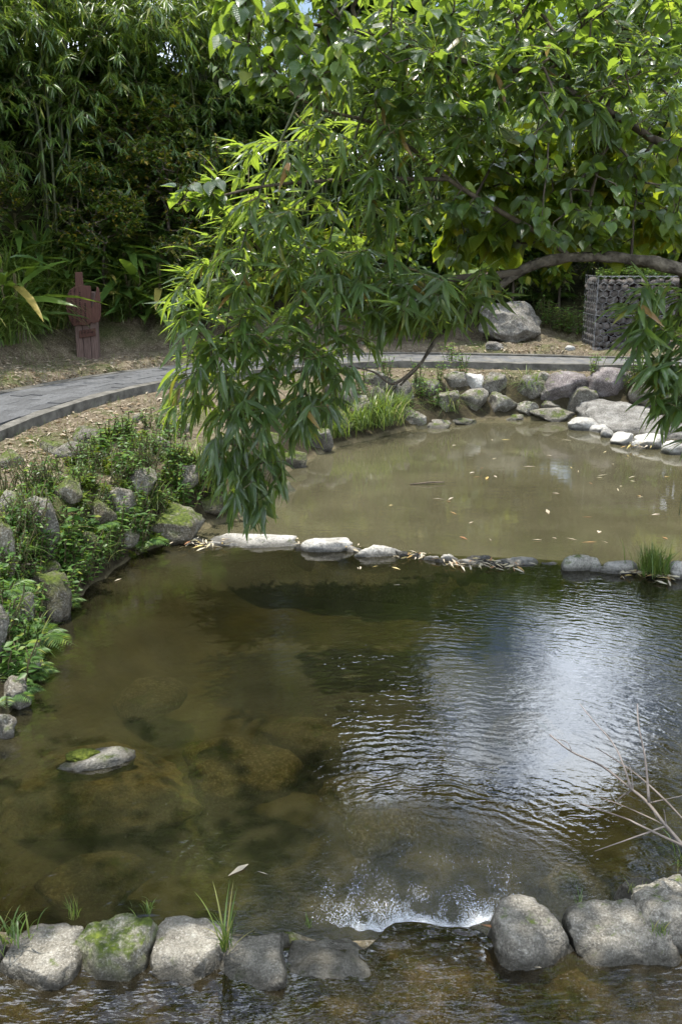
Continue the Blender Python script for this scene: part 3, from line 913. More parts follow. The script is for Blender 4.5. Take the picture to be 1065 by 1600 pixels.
q = P(975, 652, 0.10)
loose('shore_rock', (q[0], q[1] + 0.1, 0.0), (0.72, 0.85, 0.34), 601, 'rock_slab', 'wide cracked grey bedrock slab sloping into the far pool', rz=-0.2, tilt=(0.16, 0.05), sub=5, planes=9, power=0.8, rough=0.12, fine=0.05)
q = P(1052, 672, 0.05)
loose('shore_rock', (q[0] + .1, q[1] + 0.1, -0.02), (0.65, 0.6, 0.22), 602, 'rock_slab', 'grey slab behind the sunlit shore stones', rz=0.3, tilt=(0.1, -0.05), sub=5, planes=9, power=0.8, rough=0.12, fine=0.05)
for i, (u, v, w, h, zt) in enumerate([(911, 665, 50, 17, .1), (951, 679, 24, 10, .06), (978, 685, 48, 21, .12), (1022, 692, 50, 20, .11), (1060, 702, 44, 18, .1), (1000, 697, 30, 8, .04), (938, 672, 30, 9, .05)]):
    slab(u, v, w, h, zt, 'rock_pale', 'white stone along the far pool shore', 610 + i, 'sunlit white shore stones')

pb = ground_hit(800, 533)
loose('boulder', (pb[0] + 0.0, pb[1] + 0.35, pb[2] + 0.36), (0.66, 0.5, 0.40), 650, 'rock_boulder', 'large grey boulder beside the path on the far bank', 'boulder', rz=0.2, tilt=(0.05, 0.06), sub=5, planes=16, power=0.9, rough=0.12)
pb = ground_hit(770, 547)
loose('rock', (pb[0], pb[1] + 0.1, pb[2] + 0.05), (0.2, 0.14, 0.1), 651, 'rock_boulder', 'small grey rock under the large boulder by the path', sub=4)
loose('rock', tuple(ground_hit(889, 546) + np.array((0, 0, 0.02))), (0.10, 0.08, 0.05), 652, 'rock_pale', 'small pale rock on the bare earth between boulder and gabion', sub=3)

# ------------------------------------------------------------------ path: slab, kerbs, pavers
pth = obj('path', mesh_np('path', np.vstack([np.c_[PF, np.full(len(PF), PATHZ - 0.022)], np.c_[PB, np.full(len(PB), PATHZ - 0.022)], np.c_[PF, np.full(len(PF), PATHZ - .25)], np.c_[PB, np.full(len(PB), PATHZ - .25)]]),
          [(i, i + 1, len(PF) + i + 1, len(PF) + i) for i in range(len(PF) - 1)] + [(2 * len(PF) + i, 2 * len(PF) + i + 1, i + 1, i) for i in range(len(PF) - 1)] +
          [(len(PF) + i, len(PF) + i + 1, 3 * len(PF) + i + 1, 3 * len(PF) + i) for i in range(len(PF) - 1)], False), None)
tag(pth, kind='structure')
tpm = NT('path bed')
pg = tpm.n('NewGeometry')
brk = tpm.n('TexBrick', Scale=1.0)
for k, v in (('Color1', (0.10, 0.103, 0.107, 1)), ('Color2', (0.07, 0.073, 0.077, 1)), ('Mortar', (0.05, 0.05, 0.045, 1)), ('Mortar Size', 0.012), ('Brick Width', 0.42), ('Row Height', 0.19)):
    brk.inputs[k].default_value = v
tpm.link(pg.outputs['Position'], brk.inputs['Vector'])
nzp = tpm.noise(pg.outputs['Position'], 6, 6, 0.6)
pcol = tpm.mix(tpm.maprange(nzp, 0.4, 0.7, 0, 0.5), brk.outputs['Color'], (0.22, 0.2, 0.16))
pth.data.materials.append(tpm.done(tpm.principled(pcol, 0.85, 0.25, tpm.bump(nzp, 0.01))))


def ribbon(name, outer, inner, z0, z1, mat, parent, jit=0.008, seed=0):
    n = len(outer)
    rg = np.random.default_rng(seed)
    v = np.vstack([np.c_[outer, np.full(n, z0)], np.c_[outer, np.full(n, z1)], np.c_[inner, np.full(n, z1)], np.c_[inner, np.full(n, z0)]])
    v += rg.normal(0, jit, v.shape) * np.array((0.7, 0.7, 0.5))
    f = []
    for k in range(3):
        for i in range(n - 1):
            f.append((k * n + i, k * n + i + 1, (k + 1) * n + i + 1, (k + 1) * n + i))
    return obj(name, mesh_np(name, v, f, False), M[mat], parent)


def offset(a, b, d):
    w = b - a
    return a + w / np.linalg.norm(w, axis=1)[:, None] * d


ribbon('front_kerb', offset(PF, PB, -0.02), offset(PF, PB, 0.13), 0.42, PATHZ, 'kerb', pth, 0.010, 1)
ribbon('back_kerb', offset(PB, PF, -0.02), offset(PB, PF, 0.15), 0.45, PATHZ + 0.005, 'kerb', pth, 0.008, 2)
# pavers where they can be told apart
bmx = bmesh.new()
bmesh.ops.create_cube(bmx, size=1)
bmesh.ops.bevel(bmx, geom=bmx.edges[:], offset=0.03, segments=1, affect='EDGES')
pmesh = [bpy.data.meshes.new('paver') for _ in range(1)][0]
bmx.to_mesh(pmesh)
bmx.free()
pmesh.materials.append(M['paver'])
cum = np.concatenate([[0], np.cumsum(np.hypot(*np.diff((PF + PB) / 2, axis=0).T))])


def on_path(s, w):
    a = np.array([np.interp(s, cum, PF[:, 0]), np.interp(s, cum, PF[:, 1])])
    b = np.array([np.interp(s, cum, PB[:, 0]), np.interp(s, cum, PB[:, 1])])
    return a + (b - a) * w


s0, rows = 6.6, 6
made = 0
for r_ in range(rows):
    w0 = 0.10 + 0.79 * (r_ + 0.5) / rows
    s = s0 + (0.24 if r_ % 2 else 0)
    while s < 15.2 and made < 290:
        c = on_path(s + 0.23, w0)
        d = on_path(s + 0.4, w0) - on_path(s + 0.06, w0)
        wid = np.linalg.norm(on_path(s + .2, 1) - on_path(s + .2, 0)) * 0.79 / rows
        ln = np.linalg.norm(d) / 0.34 * 0.48
        mx = Matrix.Translation((c[0], c[1], PATHZ - 0.022 + random.uniform(-.004, .004))) @ Euler((random.gauss(0, .008), random.gauss(0, .008), math.atan2(d[1], d[0]))).to_matrix().to_4x4() @ Matrix.Diagonal((ln - 0.012, wid - 0.014, 0.05, 1))
        obj('paver', pmesh, None, pth, None, mx)
        made += 1
        s += 0.48


# ------------------------------------------------------------------ leaf templates and plants
def strip_leaf(stations, fold=0.25, droop=0.2, curl=0.0):
    """stations (t, halfwidth); leaf along +Y, face +Z; returns verts and quads (tip/base as thin quads)"""
    v, f = [], []
    for t, w in stations:
        z = -droop * t * t
        v += [(-w, t, z + fold * w), (0, t + curl * w, z), (w, t, z + fold * w)]
    for i in range(len(stations) - 1):
        a = i * 3
        f += [(a, a + 1, a + 4, a + 3), (a + 1, a + 2, a + 5, a + 4)]
    return np.array(v, float), np.array(f)


BL = [strip_leaf([(0, .008), (.12, .058), (.32, .082), (.58, .068), (.82, .034), (1, .002)], .35, d) for d in (0.06, 0.22, 0.4)]
BLF = strip_leaf([(0, .012), (.4, .072), (1, .004)], .35, .15)
HL = []
for dr, fo in ((0.12, 0.22), (0.28, 0.1), (0.05, 0.35)):
    v, f = strip_leaf([(-0.10, .16), (0.0, .36), (.2, .455), (.45, .40), (.7, .215), (.88, .075), (1, .006)], fo, dr)
    v[1] = (0, 0.03, 0.0)
    pv = np.array([(-.012, -.55, .10), (.012, -.55, .10), (.012, .03, .004), (-.012, .03, .004)])
    HL.append((np.vstack([v, pv]), np.vstack([f, np.array([[0, 1, 2, 3]]) + len(v)])))
HLF = strip_leaf([(-.08, .16), (.15, .44), (.55, .33), (1, .01)], .2, .15)
OV = strip_leaf([(0, .03), (.4, .26), (1, .01)], .25, .12)
GB = [strip_leaf([(0, .02), (.15, .055), (.4, .075), (.7, .06), (.9, .03), (1, .002)], .4, d) for d in (0.25, 0.5, 0.8)]


def norm(a): return a / np.maximum(np.linalg.norm(a, axis=-1, keepdims=True), 1e-9)


def frames(d, up):
    y = norm(d)
    z = norm(up - (up * y).sum(-1, keepdims=True) * y)
    x = np.cross(y, z)
    return np.stack([x, y, z], -1)


def tube_mesh(name, edges, sides=5):
    """edges: list of (p0, p1, r0, r1)"""
    if not len(edges): return None
    p0 = np.array([e[0] for e in edges], float)
    p1 = np.array([e[1] for e in edges], float)
    r0 = np.array([e[2] for e in edges])
    r1 = np.array([e[3] for e in edges])
    d = norm(p1 - p0)
    ref = np.where(np.abs(d[:, 2:3]) > 0.9, np.array([[1., 0, 0]]), np.array([[0., 0, 1]]))
    a = norm(np.cross(d, ref))
    b = np.cross(d, a)
    an = np.arange(sides) * 2 * math.pi / sides
    ring = a[:, None, :] * np.cos(an)[None, :, None] + b[:, None, :] * np.sin(an)[None, :, None]
    v = np.concatenate([p0[:, None] + ring * r0[:, None, None], p1[:, None] + ring * r1[:, None, None]], 1).reshape(-1, 3)
    q = np.array([(k, (k + 1) % sides, sides + (k + 1) % sides, sides + k) for k in range(sides)])
    f = (q[None] + (np.arange(len(edges)) * 2 * sides)[:, None, None]).reshape(-1, 4)
    return mesh_np(name, v, f)


def poly_tube(name, pts, radii, sides=8, sub=5, wob=0.0, seed=0):
    """one smooth continuous tube along a spline"""
    pts = np.asarray(pts, float)
    c = catmull(pts, sub) if len(pts) > 2 else np.array([pts[0] + (pts[1] - pts[0]) * t for t in np.linspace(0, 1, 4)])
    rr = np.interp(np.linspace(0, 1, len(c)), np.linspace(0, 1, len(radii)), radii)
    d = norm(np.gradient(c, axis=0))
    up = np.array([0.13, 0.21, 1.0])
    a = norm(np.cross(d, up))
    b = np.cross(d, a)
    an = np.arange(sides) * 2 * math.pi / sides
    ring = a[:, None] * np.cos(an)[None, :, None] + b[:, None] * np.sin(an)[None, :, None]
    if wob:
        q = c[:, None] + ring * 0.3
        rr2 = rr[:, None] * (1 + wob * fbm(q * 7, seed, 3))
    else:
        rr2 = np.repeat(rr[:, None], sides, 1)
    v = (c[:, None] + ring * rr2[..., None]).reshape(-1, 3)
    f = []
    for i in range(len(c) - 1):
        for k in range(sides):
            f.append((i * sides + k, i * sides + (k + 1) % sides, (i + 1) * sides + (k + 1) % sides, (i + 1) * sides + k))
    f.append(tuple(range(sides))[::-1])
    f.append(tuple((len(c) - 1) * sides + k for k in range(sides)))
    return mesh_np(name, v, f)


def grow(skel, targets, r_tip=0.003, power=0.45, bend=0.0, rmax=0.03, stretch=0.0):
    """attach every target to its nearest node of the growing tree; returns tube edges and each target's direction"""
    nodes = [np.asarray(p, float) for p in skel]
    par = [-1] * len(nodes)
    order = np.argsort(((targets[:, None] - np.array(nodes)[None]) ** 2).sum(-1).min(1))
    base = len(nodes)
    A = np.zeros((base + 2 * len(targets), 3))
    A[:base] = nodes
    depth = np.zeros(len(A))
    n = base
    par = list(par)
    tid = {}
    for k in order:
        t = targets[k]
        d2 = ((A[:n] - t) ** 2).sum(1) * (1 + 0.06 * depth[:n])
        j = int(np.argmin(d2))
        if np.linalg.norm(t - A[j]) > 0.25:      # a bend in long twigs
            m = (t + A[j]) / 2 + np.array((random.gauss(0, .03), random.gauss(0, .03), bend * np.linalg.norm(t - A[j])))
            A[n] = m
            depth[n] = depth[j] + 1
            par.append(j)
            j = n
            n += 1
        A[n] = t
        depth[n] = depth[j] + 1
        par.append(j)
        tid[int(k)] = n
        n += 1
    cnt = np.ones(n)
    for i in range(n - 1, base - 1, -1):
        cnt[par[i]] += cnt[i]
    rad = np.minimum(r_tip * cnt ** power, rmax)
    E = [(A[par[i]], A[i], min(rad[par[i]], rad[i] * 1.5), rad[i]) for i in range(base, n)]
    D = np.array([A[tid[k]] - A[par[tid[k]]] for k in range(len(targets))])
    return E, norm(D)


def fan_leaves(T, D, n, spread=1.1, droop=0.5, size=(0.18, 0.28), back=0.14, flat=0.7):
    """n leaves at the end of each twig (lanceolate, bamboo style)"""
    N = len(T)
    T = np.repeat(T, n, 0)
    D = np.repeat(D, n, 0)
    k = np.tile(np.arange(n), N)
    pos = T - D * (RNG.random(N * n) ** 1.5 * back)[:, None]
    side = norm(np.cross(D, np.array([0., 0, 1.])) + 1e-6)
    ang = ((k / max(n - 1, 1)) * 2 - 1) * spread + RNG.normal(0, .22, N * n)
    upv = np.cross(side, D)
    el = RNG.normal(0, .35, N * n)
    L = D * np.cos(ang)[:, None] + side * np.sin(ang)[:, None] + upv * (el * (1 - flat))[:, None]
    L[:, 2] -= droop * RNG.uniform(0.4, 1.4, N * n)
    L = norm(L)
    up = np.tile(np.array([0., 0, 1.]), (N * n, 1)) + RNG.normal(0, .35, (N * n, 3)) + 0.35 * D
    s = RNG.uniform(*size, N * n)
    return pos, L, up, s


def heart_leaves(T, D, n, size=(0.11, 0.18), droop=0.8):
    N = len(T)
    T = np.repeat(T, n, 0)
    D = np.repeat(D, n, 0)
    s = RNG.uniform(*size, N * n)
    a = RNG.uniform(0, 2 * math.pi, N * n)
    out = np.stack([np.cos(a), np.sin(a), 0 * a], 1)
    pos = T - D * (RNG.random(N * n) * 0.16)[:, None] + (out * 0.45 + D * 0.3) * (s * 0.9)[:, None]
    L = norm(out * 0.7 + D * 0.4)
    L[:, 2] -= droop * RNG.uniform(0.3, 1.5, N * n)
    up = norm(out * 0.8 + np.array([0, 0, 1.]) + RNG.normal(0, .3, (N * n, 3)))
    return pos, norm(L), up, s


def foliage(parent, templates, far_template, pos, L, up, s, mat, single=0, name='leaf', ymax=None):
    """the `single` leaves that show largest become leaf objects; the rest one foliage part"""
    Fm = frames(L, up)
    N = len(pos)
    pick = np.zeros(N, bool)
    if single:
        u, v, dep = project(pos + L * (s * 0.5)[:, None])
        score = np.where((u > 0) & (u < 1065) & (v > 0) & (v < 1600), s / dep * (1 + 0.0 * dep) - 0.004 * (dep - dep.min()), -1)
        order = np.argsort(-score)[:single]
        pick[order[score[order] > -1]] = True
    if single:
        meshes = []
        for tv, tf_ in templates:
            me = mesh_np(name, tv, tf_, True, None, (tv[:, 0], tv[:, 1]))
            me.materials.append(mat)
            meshes.append(me)
        for i in np.nonzero(pick)[0]:
            m = Matrix(Fm[i].tolist()).to_4x4()
            mx = Matrix.Translation(Vector(pos[i].tolist())) @ m @ Matrix.Diagonal((s[i], s[i], s[i], 1))
            obj(name, meshes[i % len(meshes)], None, parent, None, mx)
    rest = np.nonzero(~pick)[0]
    if len(rest):
        V, F, TT, UX, UY, base = [], [], [], [], [], 0
        groups = [far_template] if far_template is not None else templates
        for g, (tv, tf_) in enumerate(groups):
            ii = rest[g::len(groups)]
            if not len(ii): continue
            loc = tv[None] * s[ii][:, None, None]
            v = np.einsum('nij,nkj->nki', Fm[ii], loc) + pos[ii][:, None]
            V.append(v.reshape(-1, 3))
            F.append((tf_[None] + (np.arange(len(ii)) * len(tv))[:, None, None]).reshape(-1, 4) + base)
            TT.append(np.repeat(RNG.random(len(ii)), len(tv)))
            UX.append(np.tile(tv[:, 0], len(ii)))
            UY.append(np.tile(tv[:, 1], len(ii)))
            base += len(ii) * len(tv)
        obj('foliage', mesh_np('foliage', np.vstack(V), np.vstack(F), True, np.concatenate(TT), (np.concatenate(UX), np.concatenate(UY))), mat, parent, 'stuff')


def sample_px(poly, n, y0, y1, yfun=None):
    poly = np.array(poly, float)
    lo, hi = poly.min(0), poly.max(0)
    out = []
    while len(out) < n:
        p = lo + RNG.random((n, 2)) * (hi - lo)
        for u, v in p[inside(p, poly)]:
            Y = RNG.uniform(y0, y1) if yfun is None else yfun(u, v)
            out.append(Q(u, v, Y))
            if len(out) >= n: break
    return np.array(out)


def ellipsoid(c, r, n, shell=0.4):
    d = norm(RNG.normal(size=(n, 3)))
    q = RNG.random(n) ** shell
    return np.array(c) + d * q[:, None] * np.array(r)


def Q_(u, v, Y): return Q(u, v, Y - 0.45)


def sample_near(poly, n, y0, y1): return sample_px(poly, n, y0 - 0.45, y1 - 0.6)


# ------------------------------------------------------------------ foreground: heart-leaved tree leaning over the pool
ht = empty('heart_leaved_tree', (3.7, 7.7, 0.4), 'heart-leaved tree arching over the pool on a long bare limb', 'tree')
trunk_pts = [(3.9, 7.45, 0.2), (3.7, 7.3, 1.2), (3.35, 7.15, 2.2), (3.3, 6.95, 3.4), (3.0, 6.65, 4.6), (2.4, 6.25, 5.5)]
obj('trunk', poly_tube('trunk', trunk_pts, [.19, .16, .14, .11, .08, .05], 12, 7, 0.2, 1), M['limb'], ht)
limb = [np.array((3.45, 7.2, 1.95)), np.array((3.1, 7.1, 2.22)), Q_(1065, 421, 7.5), Q_(1000, 407, 7.5), Q_(930, 402, 7.45), Q_(865, 405, 7.4), Q_(815, 422, 7.4), Q_(775, 452, 7.35), Q_(735, 487, 7.3), Q_(690, 520, 7.25), Q_(655, 570, 7.2), Q_(625, 602, 7.2)]
obj('limb', poly_tube('limb', limb, [.09, .065, .048, .044, .041, .037, .032, .025, .02, .015, .010, .007], 12, 7, 0.4, 2), M['limb'], ht)
b1 = [Q_(810, 426, 7.4), Q_(760, 432, 7.35), Q_(700, 438, 7.3), Q_(640, 470, 7.2), Q_(580, 480, 7.15)]
b2 = [Q_(655, 570, 7.2), Q_(615, 600, 7.15), Q_(585, 582, 7.1), Q_(545, 572, 7.05)]
b3 = [Q_(890, 402, 7.45), Q_(850, 370, 7.5), Q_(780, 330, 7.4), Q_(700, 280, 7.3), Q_(600, 200, 7.2), Q_(500, 170, 7.0), Q_(430, 130, 6.9)]
b4 = [np.array((3.3, 6.95, 3.3)), Q_(1065, 230, 7.3), Q_(960, 180, 7.1), Q_(840, 120, 7.0), Q_(700, 90, 6.9), Q_(560, 50, 6.8), Q_(430, 30, 6.8)]
b5 = [Q_(930, 402, 7.45), Q_(920, 330, 7.5), Q_(935, 260, 7.5), Q_(960, 190, 7.5)]
b6 = [Q_(700, 280, 7.3), Q_(560, 280, 7.1), Q_(420, 290, 6.9), Q_(330, 310, 6.85), Q_(270, 320, 6.8)]
b7 = [Q_(985, 405, 7.5), Q_(990, 330, 7.6), Q_(1000, 250, 7.6)]
for pts, r in ((b1, (.035, .012)), (b2, (.012, .005)), (b3, (.024, .008)), (b4, (.032, .008)), (b5, (.018, .006)), (b6, (.016, .004)), (b7, (.012, .005))):
    obj('branch', poly_tube('branch', pts, list(np.linspace(r[0], r[1], 4)), 7, 5, 0.15, 3), M['bark'], ht)
skel = np.vstack([catmull(x, 4) for x in (b3, b4, b5, b6, b7)] + [np.array(trunk_pts[3:])])
heart_poly = [(350, -70), (330, 110), (345, 170), (410, 150), (520, 130), (640, 180), (680, 270), (730, 390), (800, 400), (900, 380), (1065, 350), (1080, -70)]
T1 = sample_near(heart_poly, 600, 6.5, 8.2)
_u, _v, _d = project(T1)
for k in np.nonzero(_u < 540)[0]:            # the left tips of the crown reach nearest
    T1[k] = Q(_u[k], _v[k], RNG.uniform(5.5, 6.2))
T2 = sample_near([(700, 200), (1065, 200), (1080, 410), (930, 395), (800, 400), (690, 420)], 60, 7.2, 8.6)
T3 = sample_near([(230, 290), (300, 280), (360, 270), (400, 300), (300, 330), (250, 325)], 10, 6.7, 7.0)
T4 = ellipsoid((-0.5, 3.9, 5.9), (2.9, 1.9, 0.6), 420, 0.5)      # unseen upper crown, shaped and placed to shade the near weir
T5 = ellipsoid((3.6, 7.5, 4.6), (1.5, 1.6, 1.4), 110)
T = np.vstack([T1, T2, T3, T4, T5])
E, D = grow(np.vstack([skel, np.array([(1.8, 6.0, 5.7), (1.2, 5.2, 5.8), (0.5, 4.6, 5.9), (-0.3, 4.1, 6.0), (-1.2, 3.8, 6.0)])]), T, 0.0028, 0.42, 0.05, 0.022)
obj('branches', tube_mesh('branches', E, 5), M['bark'], ht, 'stuff')
fo = heart_leaves(T, D, 7, (0.04, 0.112))
foliage(ht, HL, None, *fo, M['heart'], 300)
# leaves on the far side of the crown, sunlit yellow-green put into their colour
lt = empty('sunlit_crown_shoots', (5.5, 9.6, 0.6), 'heart-leaved shoots behind the bare limb, sunlit yellow-green put into their leaf colour', 'tree')

# ------------------------------------------------------------------ foreground bamboo
bb = empty('bamboo', (4.2, 8.6, 0.6), 'arching bamboo drooping long glossy leaves down to the pool', 'bamboo')
culms = [[(4.3, 8.35, 0.4), (3.9, 8.25, 2.6), (2.9, 7.75, 4.7), (1.5, 7.15, 5.2), (0.3, 6.75, 4.4), (-0.4, 6.55, 3.2), (-0.75, 6.45, 2.2), (-0.8, 6.5, 1.2)],
         [(4.1, 8.05, 0.4), (3.6, 7.95, 2.9), (2.5, 7.45, 4.6), (1.2, 6.95, 4.7), (0.3, 6.7, 3.7), (-0.05, 6.65, 2.7), (-0.2, 6.65, 1.7)],
         [(4.4, 8.15, 0.4), (4.0, 7.95, 2.9), (2.9, 7.45, 4.3), (1.7, 7.05, 4.1), (0.8, 6.85, 3.2), (0.45, 6.8, 2.4)]]
for c in culms:
    obj('culm', poly_tube('culm', c, [.035, .032, .028, .022, .016, .010, .006, .004], 8, 8), M['culm'], bb)
bskel = np.vstack([catmull(c, 6)[18:] for c in culms])
bam_polys = [([(370, 210), (460, 190), (560, 170), (660, 240), (690, 330), (600, 420), (480, 430), (380, 420), (320, 400), (310, 330)], 95, 6.6, 7.8),
             ([(300, 390), (470, 380), (620, 400), (700, 440), (720, 480), (600, 540), (500, 560), (400, 540), (300, 540), (255, 470)], 120, 6.5, 7.7),
             ([(255, 540), (400, 520), (520, 540), (560, 600), (500, 660), (440, 700), (380, 790), (350, 770), (300, 690), (255, 620)], 95, 6.6, 7.5),
             ([(320, 690), (470, 690), (450, 740), (400, 815), (350, 805)], 26, 6.9, 7.3),
             ([(590, 420), (760, 420), (800, 470), (760, 500), (620, 520)], 22, 6.9, 7.4),
             ([(540, 10), (700, 20), (820, 100), (800, 200), (700, 260), (620, 200), (480, 180)], 60, 6.6, 7.4), ([(800, 40), (1065, 40), (1065, 200), (900, 240), (800, 160)], 26, 6.6, 7.4),
             ([(560, -60), (1080, -60), (1080, 60), (800, 70)], 34, 7.0, 8.0)]
T = np.vstack([sample_near(p, int(n * 1.8), a, b) for p, n, a, b in bam_polys] + [ellipsoid((1.9, 7.5, 5.2), (1.6, 0.9, 0.5), 40)])
E, D = grow(bskel, T, 0.0018, 0.42, 0.10, 0.010)
# twigs arch out to the left and hang
D = norm(D + np.array((-0.45, -0.15, -0.12)))
low = np.clip((2.2 - T[:, 2]) / 1.6, 0, 1)[:, None]
D = norm(D * (1 - 0.6 * low) + np.array((0, 0, -1.0)) * 0.75 * low)
obj('twigs', tube_mesh('twigs', E, 4), M['twig'], bb, 'stuff')
hi = T[:, 2] > 1.9
fa = fan_leaves(T[hi], D[hi], 7, 1.15, 0.30, (0.11, 0.25))
fb_ = fan_leaves(T[~hi], D[~hi], 7, 1.0, 0.55, (0.11, 0.25))
fo = tuple(np.concatenate([p_, q_]) for p_, q_ in zip(fa, fb_))
foliage(bb, BL, None, *fo, M['bamboo'], 300)

# second bamboo at the right edge
b2r = empty('bamboo', (3.7, 6.9, 0.5), 'bamboo spray hanging at the right bank in front of the gabion', 'bamboo')
c = [(3.9, 6.55, 0.4), (3.6, 6.5, 1.8), (3.1, 6.4, 2.4), (2.6, 6.35, 2.1), (2.45, 6.35, 1.4), (2.4, 6.35, 0.7)]
obj('culm', poly_tube('culm', c, [.014, .012, .009, .006, .003], 7, 8), M['culm'], b2r)
T = np.vstack([sample_near([(985, 450), (1080, 430), (1085, 650), (1020, 640), (1000, 600), (985, 540), (965, 490)], 62, 6.5, 7.1), sample_near([(1020, 620), (1085, 600), (1085, 700), (1040, 690)], 12, 6.6, 7.0), sample_near([(1085, 430), (1200, 400), (1200, 700), (1085, 690)], 18, 6.4, 7.2)])
E, D = grow(catmull(c, 6)[6:], T, 0.0018, 0.42, 0.08, 0.008)
D = norm(D + np.array((-0.5, -0.1, -0.25)))
obj('twigs', tube_mesh('twigs', E, 4), M['twig'], b2r, 'stuff')
foliage(b2r, BL, None, *fan_leaves(T, D, 7, 1.0, 0.5, (0.16, 0.26)), M['bamboo'], 260)

# stand-in stems carrying the tree's yellow-green shoots behind the limb
T = sample_near([(690, 200), (1065, 180), (1075, 400), (900, 395), (700, 400)], 150, 7.6, 8.3)
stems = []
for k, (x, y) in enumerate(((1.2, 7.4), (1.9, 7.5), (2.5, 7.5), (3.1, 7.8))):
    stems.append([(5.4 + .1 * k, 9.4 + 0.1 * k, 0.3), (5.0, 9.4, 1.5), (4.2, 9.3, 2.4), ((x + 4) / 2, y + .1, 2.8), (x, y, 3.0 + 0.15 * k)])
for c in stems:
    obj('stem', poly_tube('stem', c, [.022, .018, .014, .009, .005], 6, 6), M['bark'], lt)
E, D = grow(np.vstack([catmull(c, 5)[10:] for c in stems]), T, 0.002, 0.42, 0.05, 0.012)
obj('twigs', tube_mesh('twigs', E, 4), M['bark'], lt, 'stuff')
foliage(lt, HL, None, *heart_leaves(T, D, 6, (0.11, 0.18)), M['lime'], 280)


# ------------------------------------------------------------------ background plants
def bamboo_clump(name, label, group, h, n_culm, n_clus, seed, mat='bamboo_far', spread=1.2, leaf=(0.17, 0.28), lo=0.12):
    root = empty(name, (0, 0, 0), label, 'bamboo', group)
    rg = np.random.default_rng(seed)
    sk = []
    for k in range(n_culm):
        a = rg.uniform(0, 2 * math.pi)
        r = rg.uniform(0.4, 1.0) * spread
        hh = h * rg.uniform(0.8, 1.05)
        pts = [(0.25 * math.cos(a), 0.25 * math.sin(a), -0.2), (0.3 * r * math.cos(a), 0.3 * r * math.sin(a), hh * 0.5), (0.7 * r * math.cos(a), 0.7 * r * math.sin(a), hh * 0.85), (1.3 * r * math.cos(a), 1.3 * r * math.sin(a), hh), (1.9 * r * math.cos(a), 1.9 * r * math.sin(a), hh * 0.93)]
        obj('culm', poly_tube('culm', pts, [.03, .028, .02, .01, .004], 6, 5), M['culm'], root)
        sk.append(catmull(pts, 5)[2:])
    sk = np.vstack(sk)
    pick = sk[rg.integers(0, len(sk), n_clus)]
    T = pick + rg.normal(0, 1, (n_clus, 3)) * np.array((spread * .55, spread * .55, h * 0.06))
    T = T[T[:, 2] > h * lo]
    E, D = grow(sk, T, 0.002, 0.4, 0.08, 0.009)
    D = norm(D + np.array((0, 0, -0.25)))
    obj('twigs', tube_mesh('twigs', E, 3), M['twig'], root, 'stuff')
    foliage(root, BL, BLF, *fan_leaves(T, D, 8, 1.1, 0.45, leaf, 0.25), M[mat])
    return root


def shrub(name, label, group, w, h, n, seed, mat='shrub', leaf=(0.06, 0.11), tmpl=None, per=10, heart=False, cat='shrub', trunk=0.03, lo=0.25):
    root = empty(name, (0, 0, 0), label, cat, group)
    rg = np.random.default_rng(seed)
    # several clumps so that the outline is uneven
    cl = [(rg.normal(0, w * .38), rg.normal(0, w * .32), h * rg.uniform(0.45, 0.85), w * rg.uniform(.3, .55)) for _ in range(7)]
    T = np.vstack([ellipsoid(c[:3], (c[3], c[3], c[3] * .7), n // 7, 0.5) for c in cl])
    T = T[T[:, 2] > h * 0.08]
    sk = np.array([(0, 0, z) for z in np.linspace(0, h * 0.5, 6)])
    obj('trunk', poly_tube('trunk', [(0, 0, -.3), (0.05 * w, 0, h * .25), (0, .03 * w, h * .5)], [trunk * 1.4, trunk, trunk * .7], 7, 5, .15, seed), M['bark'], root)
    E, D = grow(sk, T, 0.003, 0.45, 0.03, trunk * 0.7)
    obj('branches', tube_mesh('branches', E, 4), M['bark'], root, 'stuff')
    if heart: fo = heart_leaves(T, D, per, leaf)
    else:
        fo = fan_leaves(T, D, per, 1.8, 0.25, leaf, 0.3, 0.2)
    foliage(root, HL if heart else [OV], HLF if heart else (tmpl or OV), *fo, M[mat])
    return root


def place(proto, spots, labels=None):
    """first spot moves the prototype, the rest are copies with their parts"""
    src = proto
    for i, (x, y, rz, s) in enumerate(spots):
        z = hz(x, y)
        if i == 0:
            src.location, src.rotation_euler, src.scale = (x, y, z), (0, 0, rz), (s, s, s)
        else:
            copy_tree(src, (x, y, z), rz, s)


g = 'tall bamboo thicket on the hill behind the path'
place(bamboo_clump('bamboo_clump', 'tall bamboo clump in the thicket on the slope behind the sign', g, 6.2, 7, 800, 21, lo=0.10), [(-6.2, 18.2, 0.3, 1.0), (-4.6, 19.4, 2.1, 1.1), (-8.4, 16.2, 4.0, 1.05), (-9.0, 18.4, 1.2, 1.25), (-7.2, 19.6, 5.2, 1.2), (-2.9, 19.8, 3.0, .95), (-9.8, 15.4, 2.4, 1.2), (-5.4, 21.0, .9, 1.3)])
place(bamboo_clump('bamboo_clump', 'bamboo clump of fine leaves on the slope behind the far path', 'bamboo behind the far path', 4.0, 11, 640, 22, lo=0.04), [(3.6, 20.0, 0.3, 0.85), (5.4, 20.4, 2.1, 0.9), (7.4, 19.6, 4.0, 0.9), (1.4, 20.2, 1.0, 1.0), (9.6, 20.4, 5, 1.0), (-0.6, 19.4, 3.2, 1.05), (0.6, 21.0, 5.4, 1.15), (1.7, 22.6, 2.0, 1.2), (4.5, 21.8, 2.8, .95), (2.4, 21.6, 4.4, .95), (6.6, 22.0, .7, .95)])
leafy = bamboo_clump('leafy_bamboo', 'leafy bamboo thicket with fresh green sprays on the slope behind the sign', 'leafy bamboo on the slope', 4.2, 6, 1150, 24, lo=0.24, leaf=(0.16, 0.27))
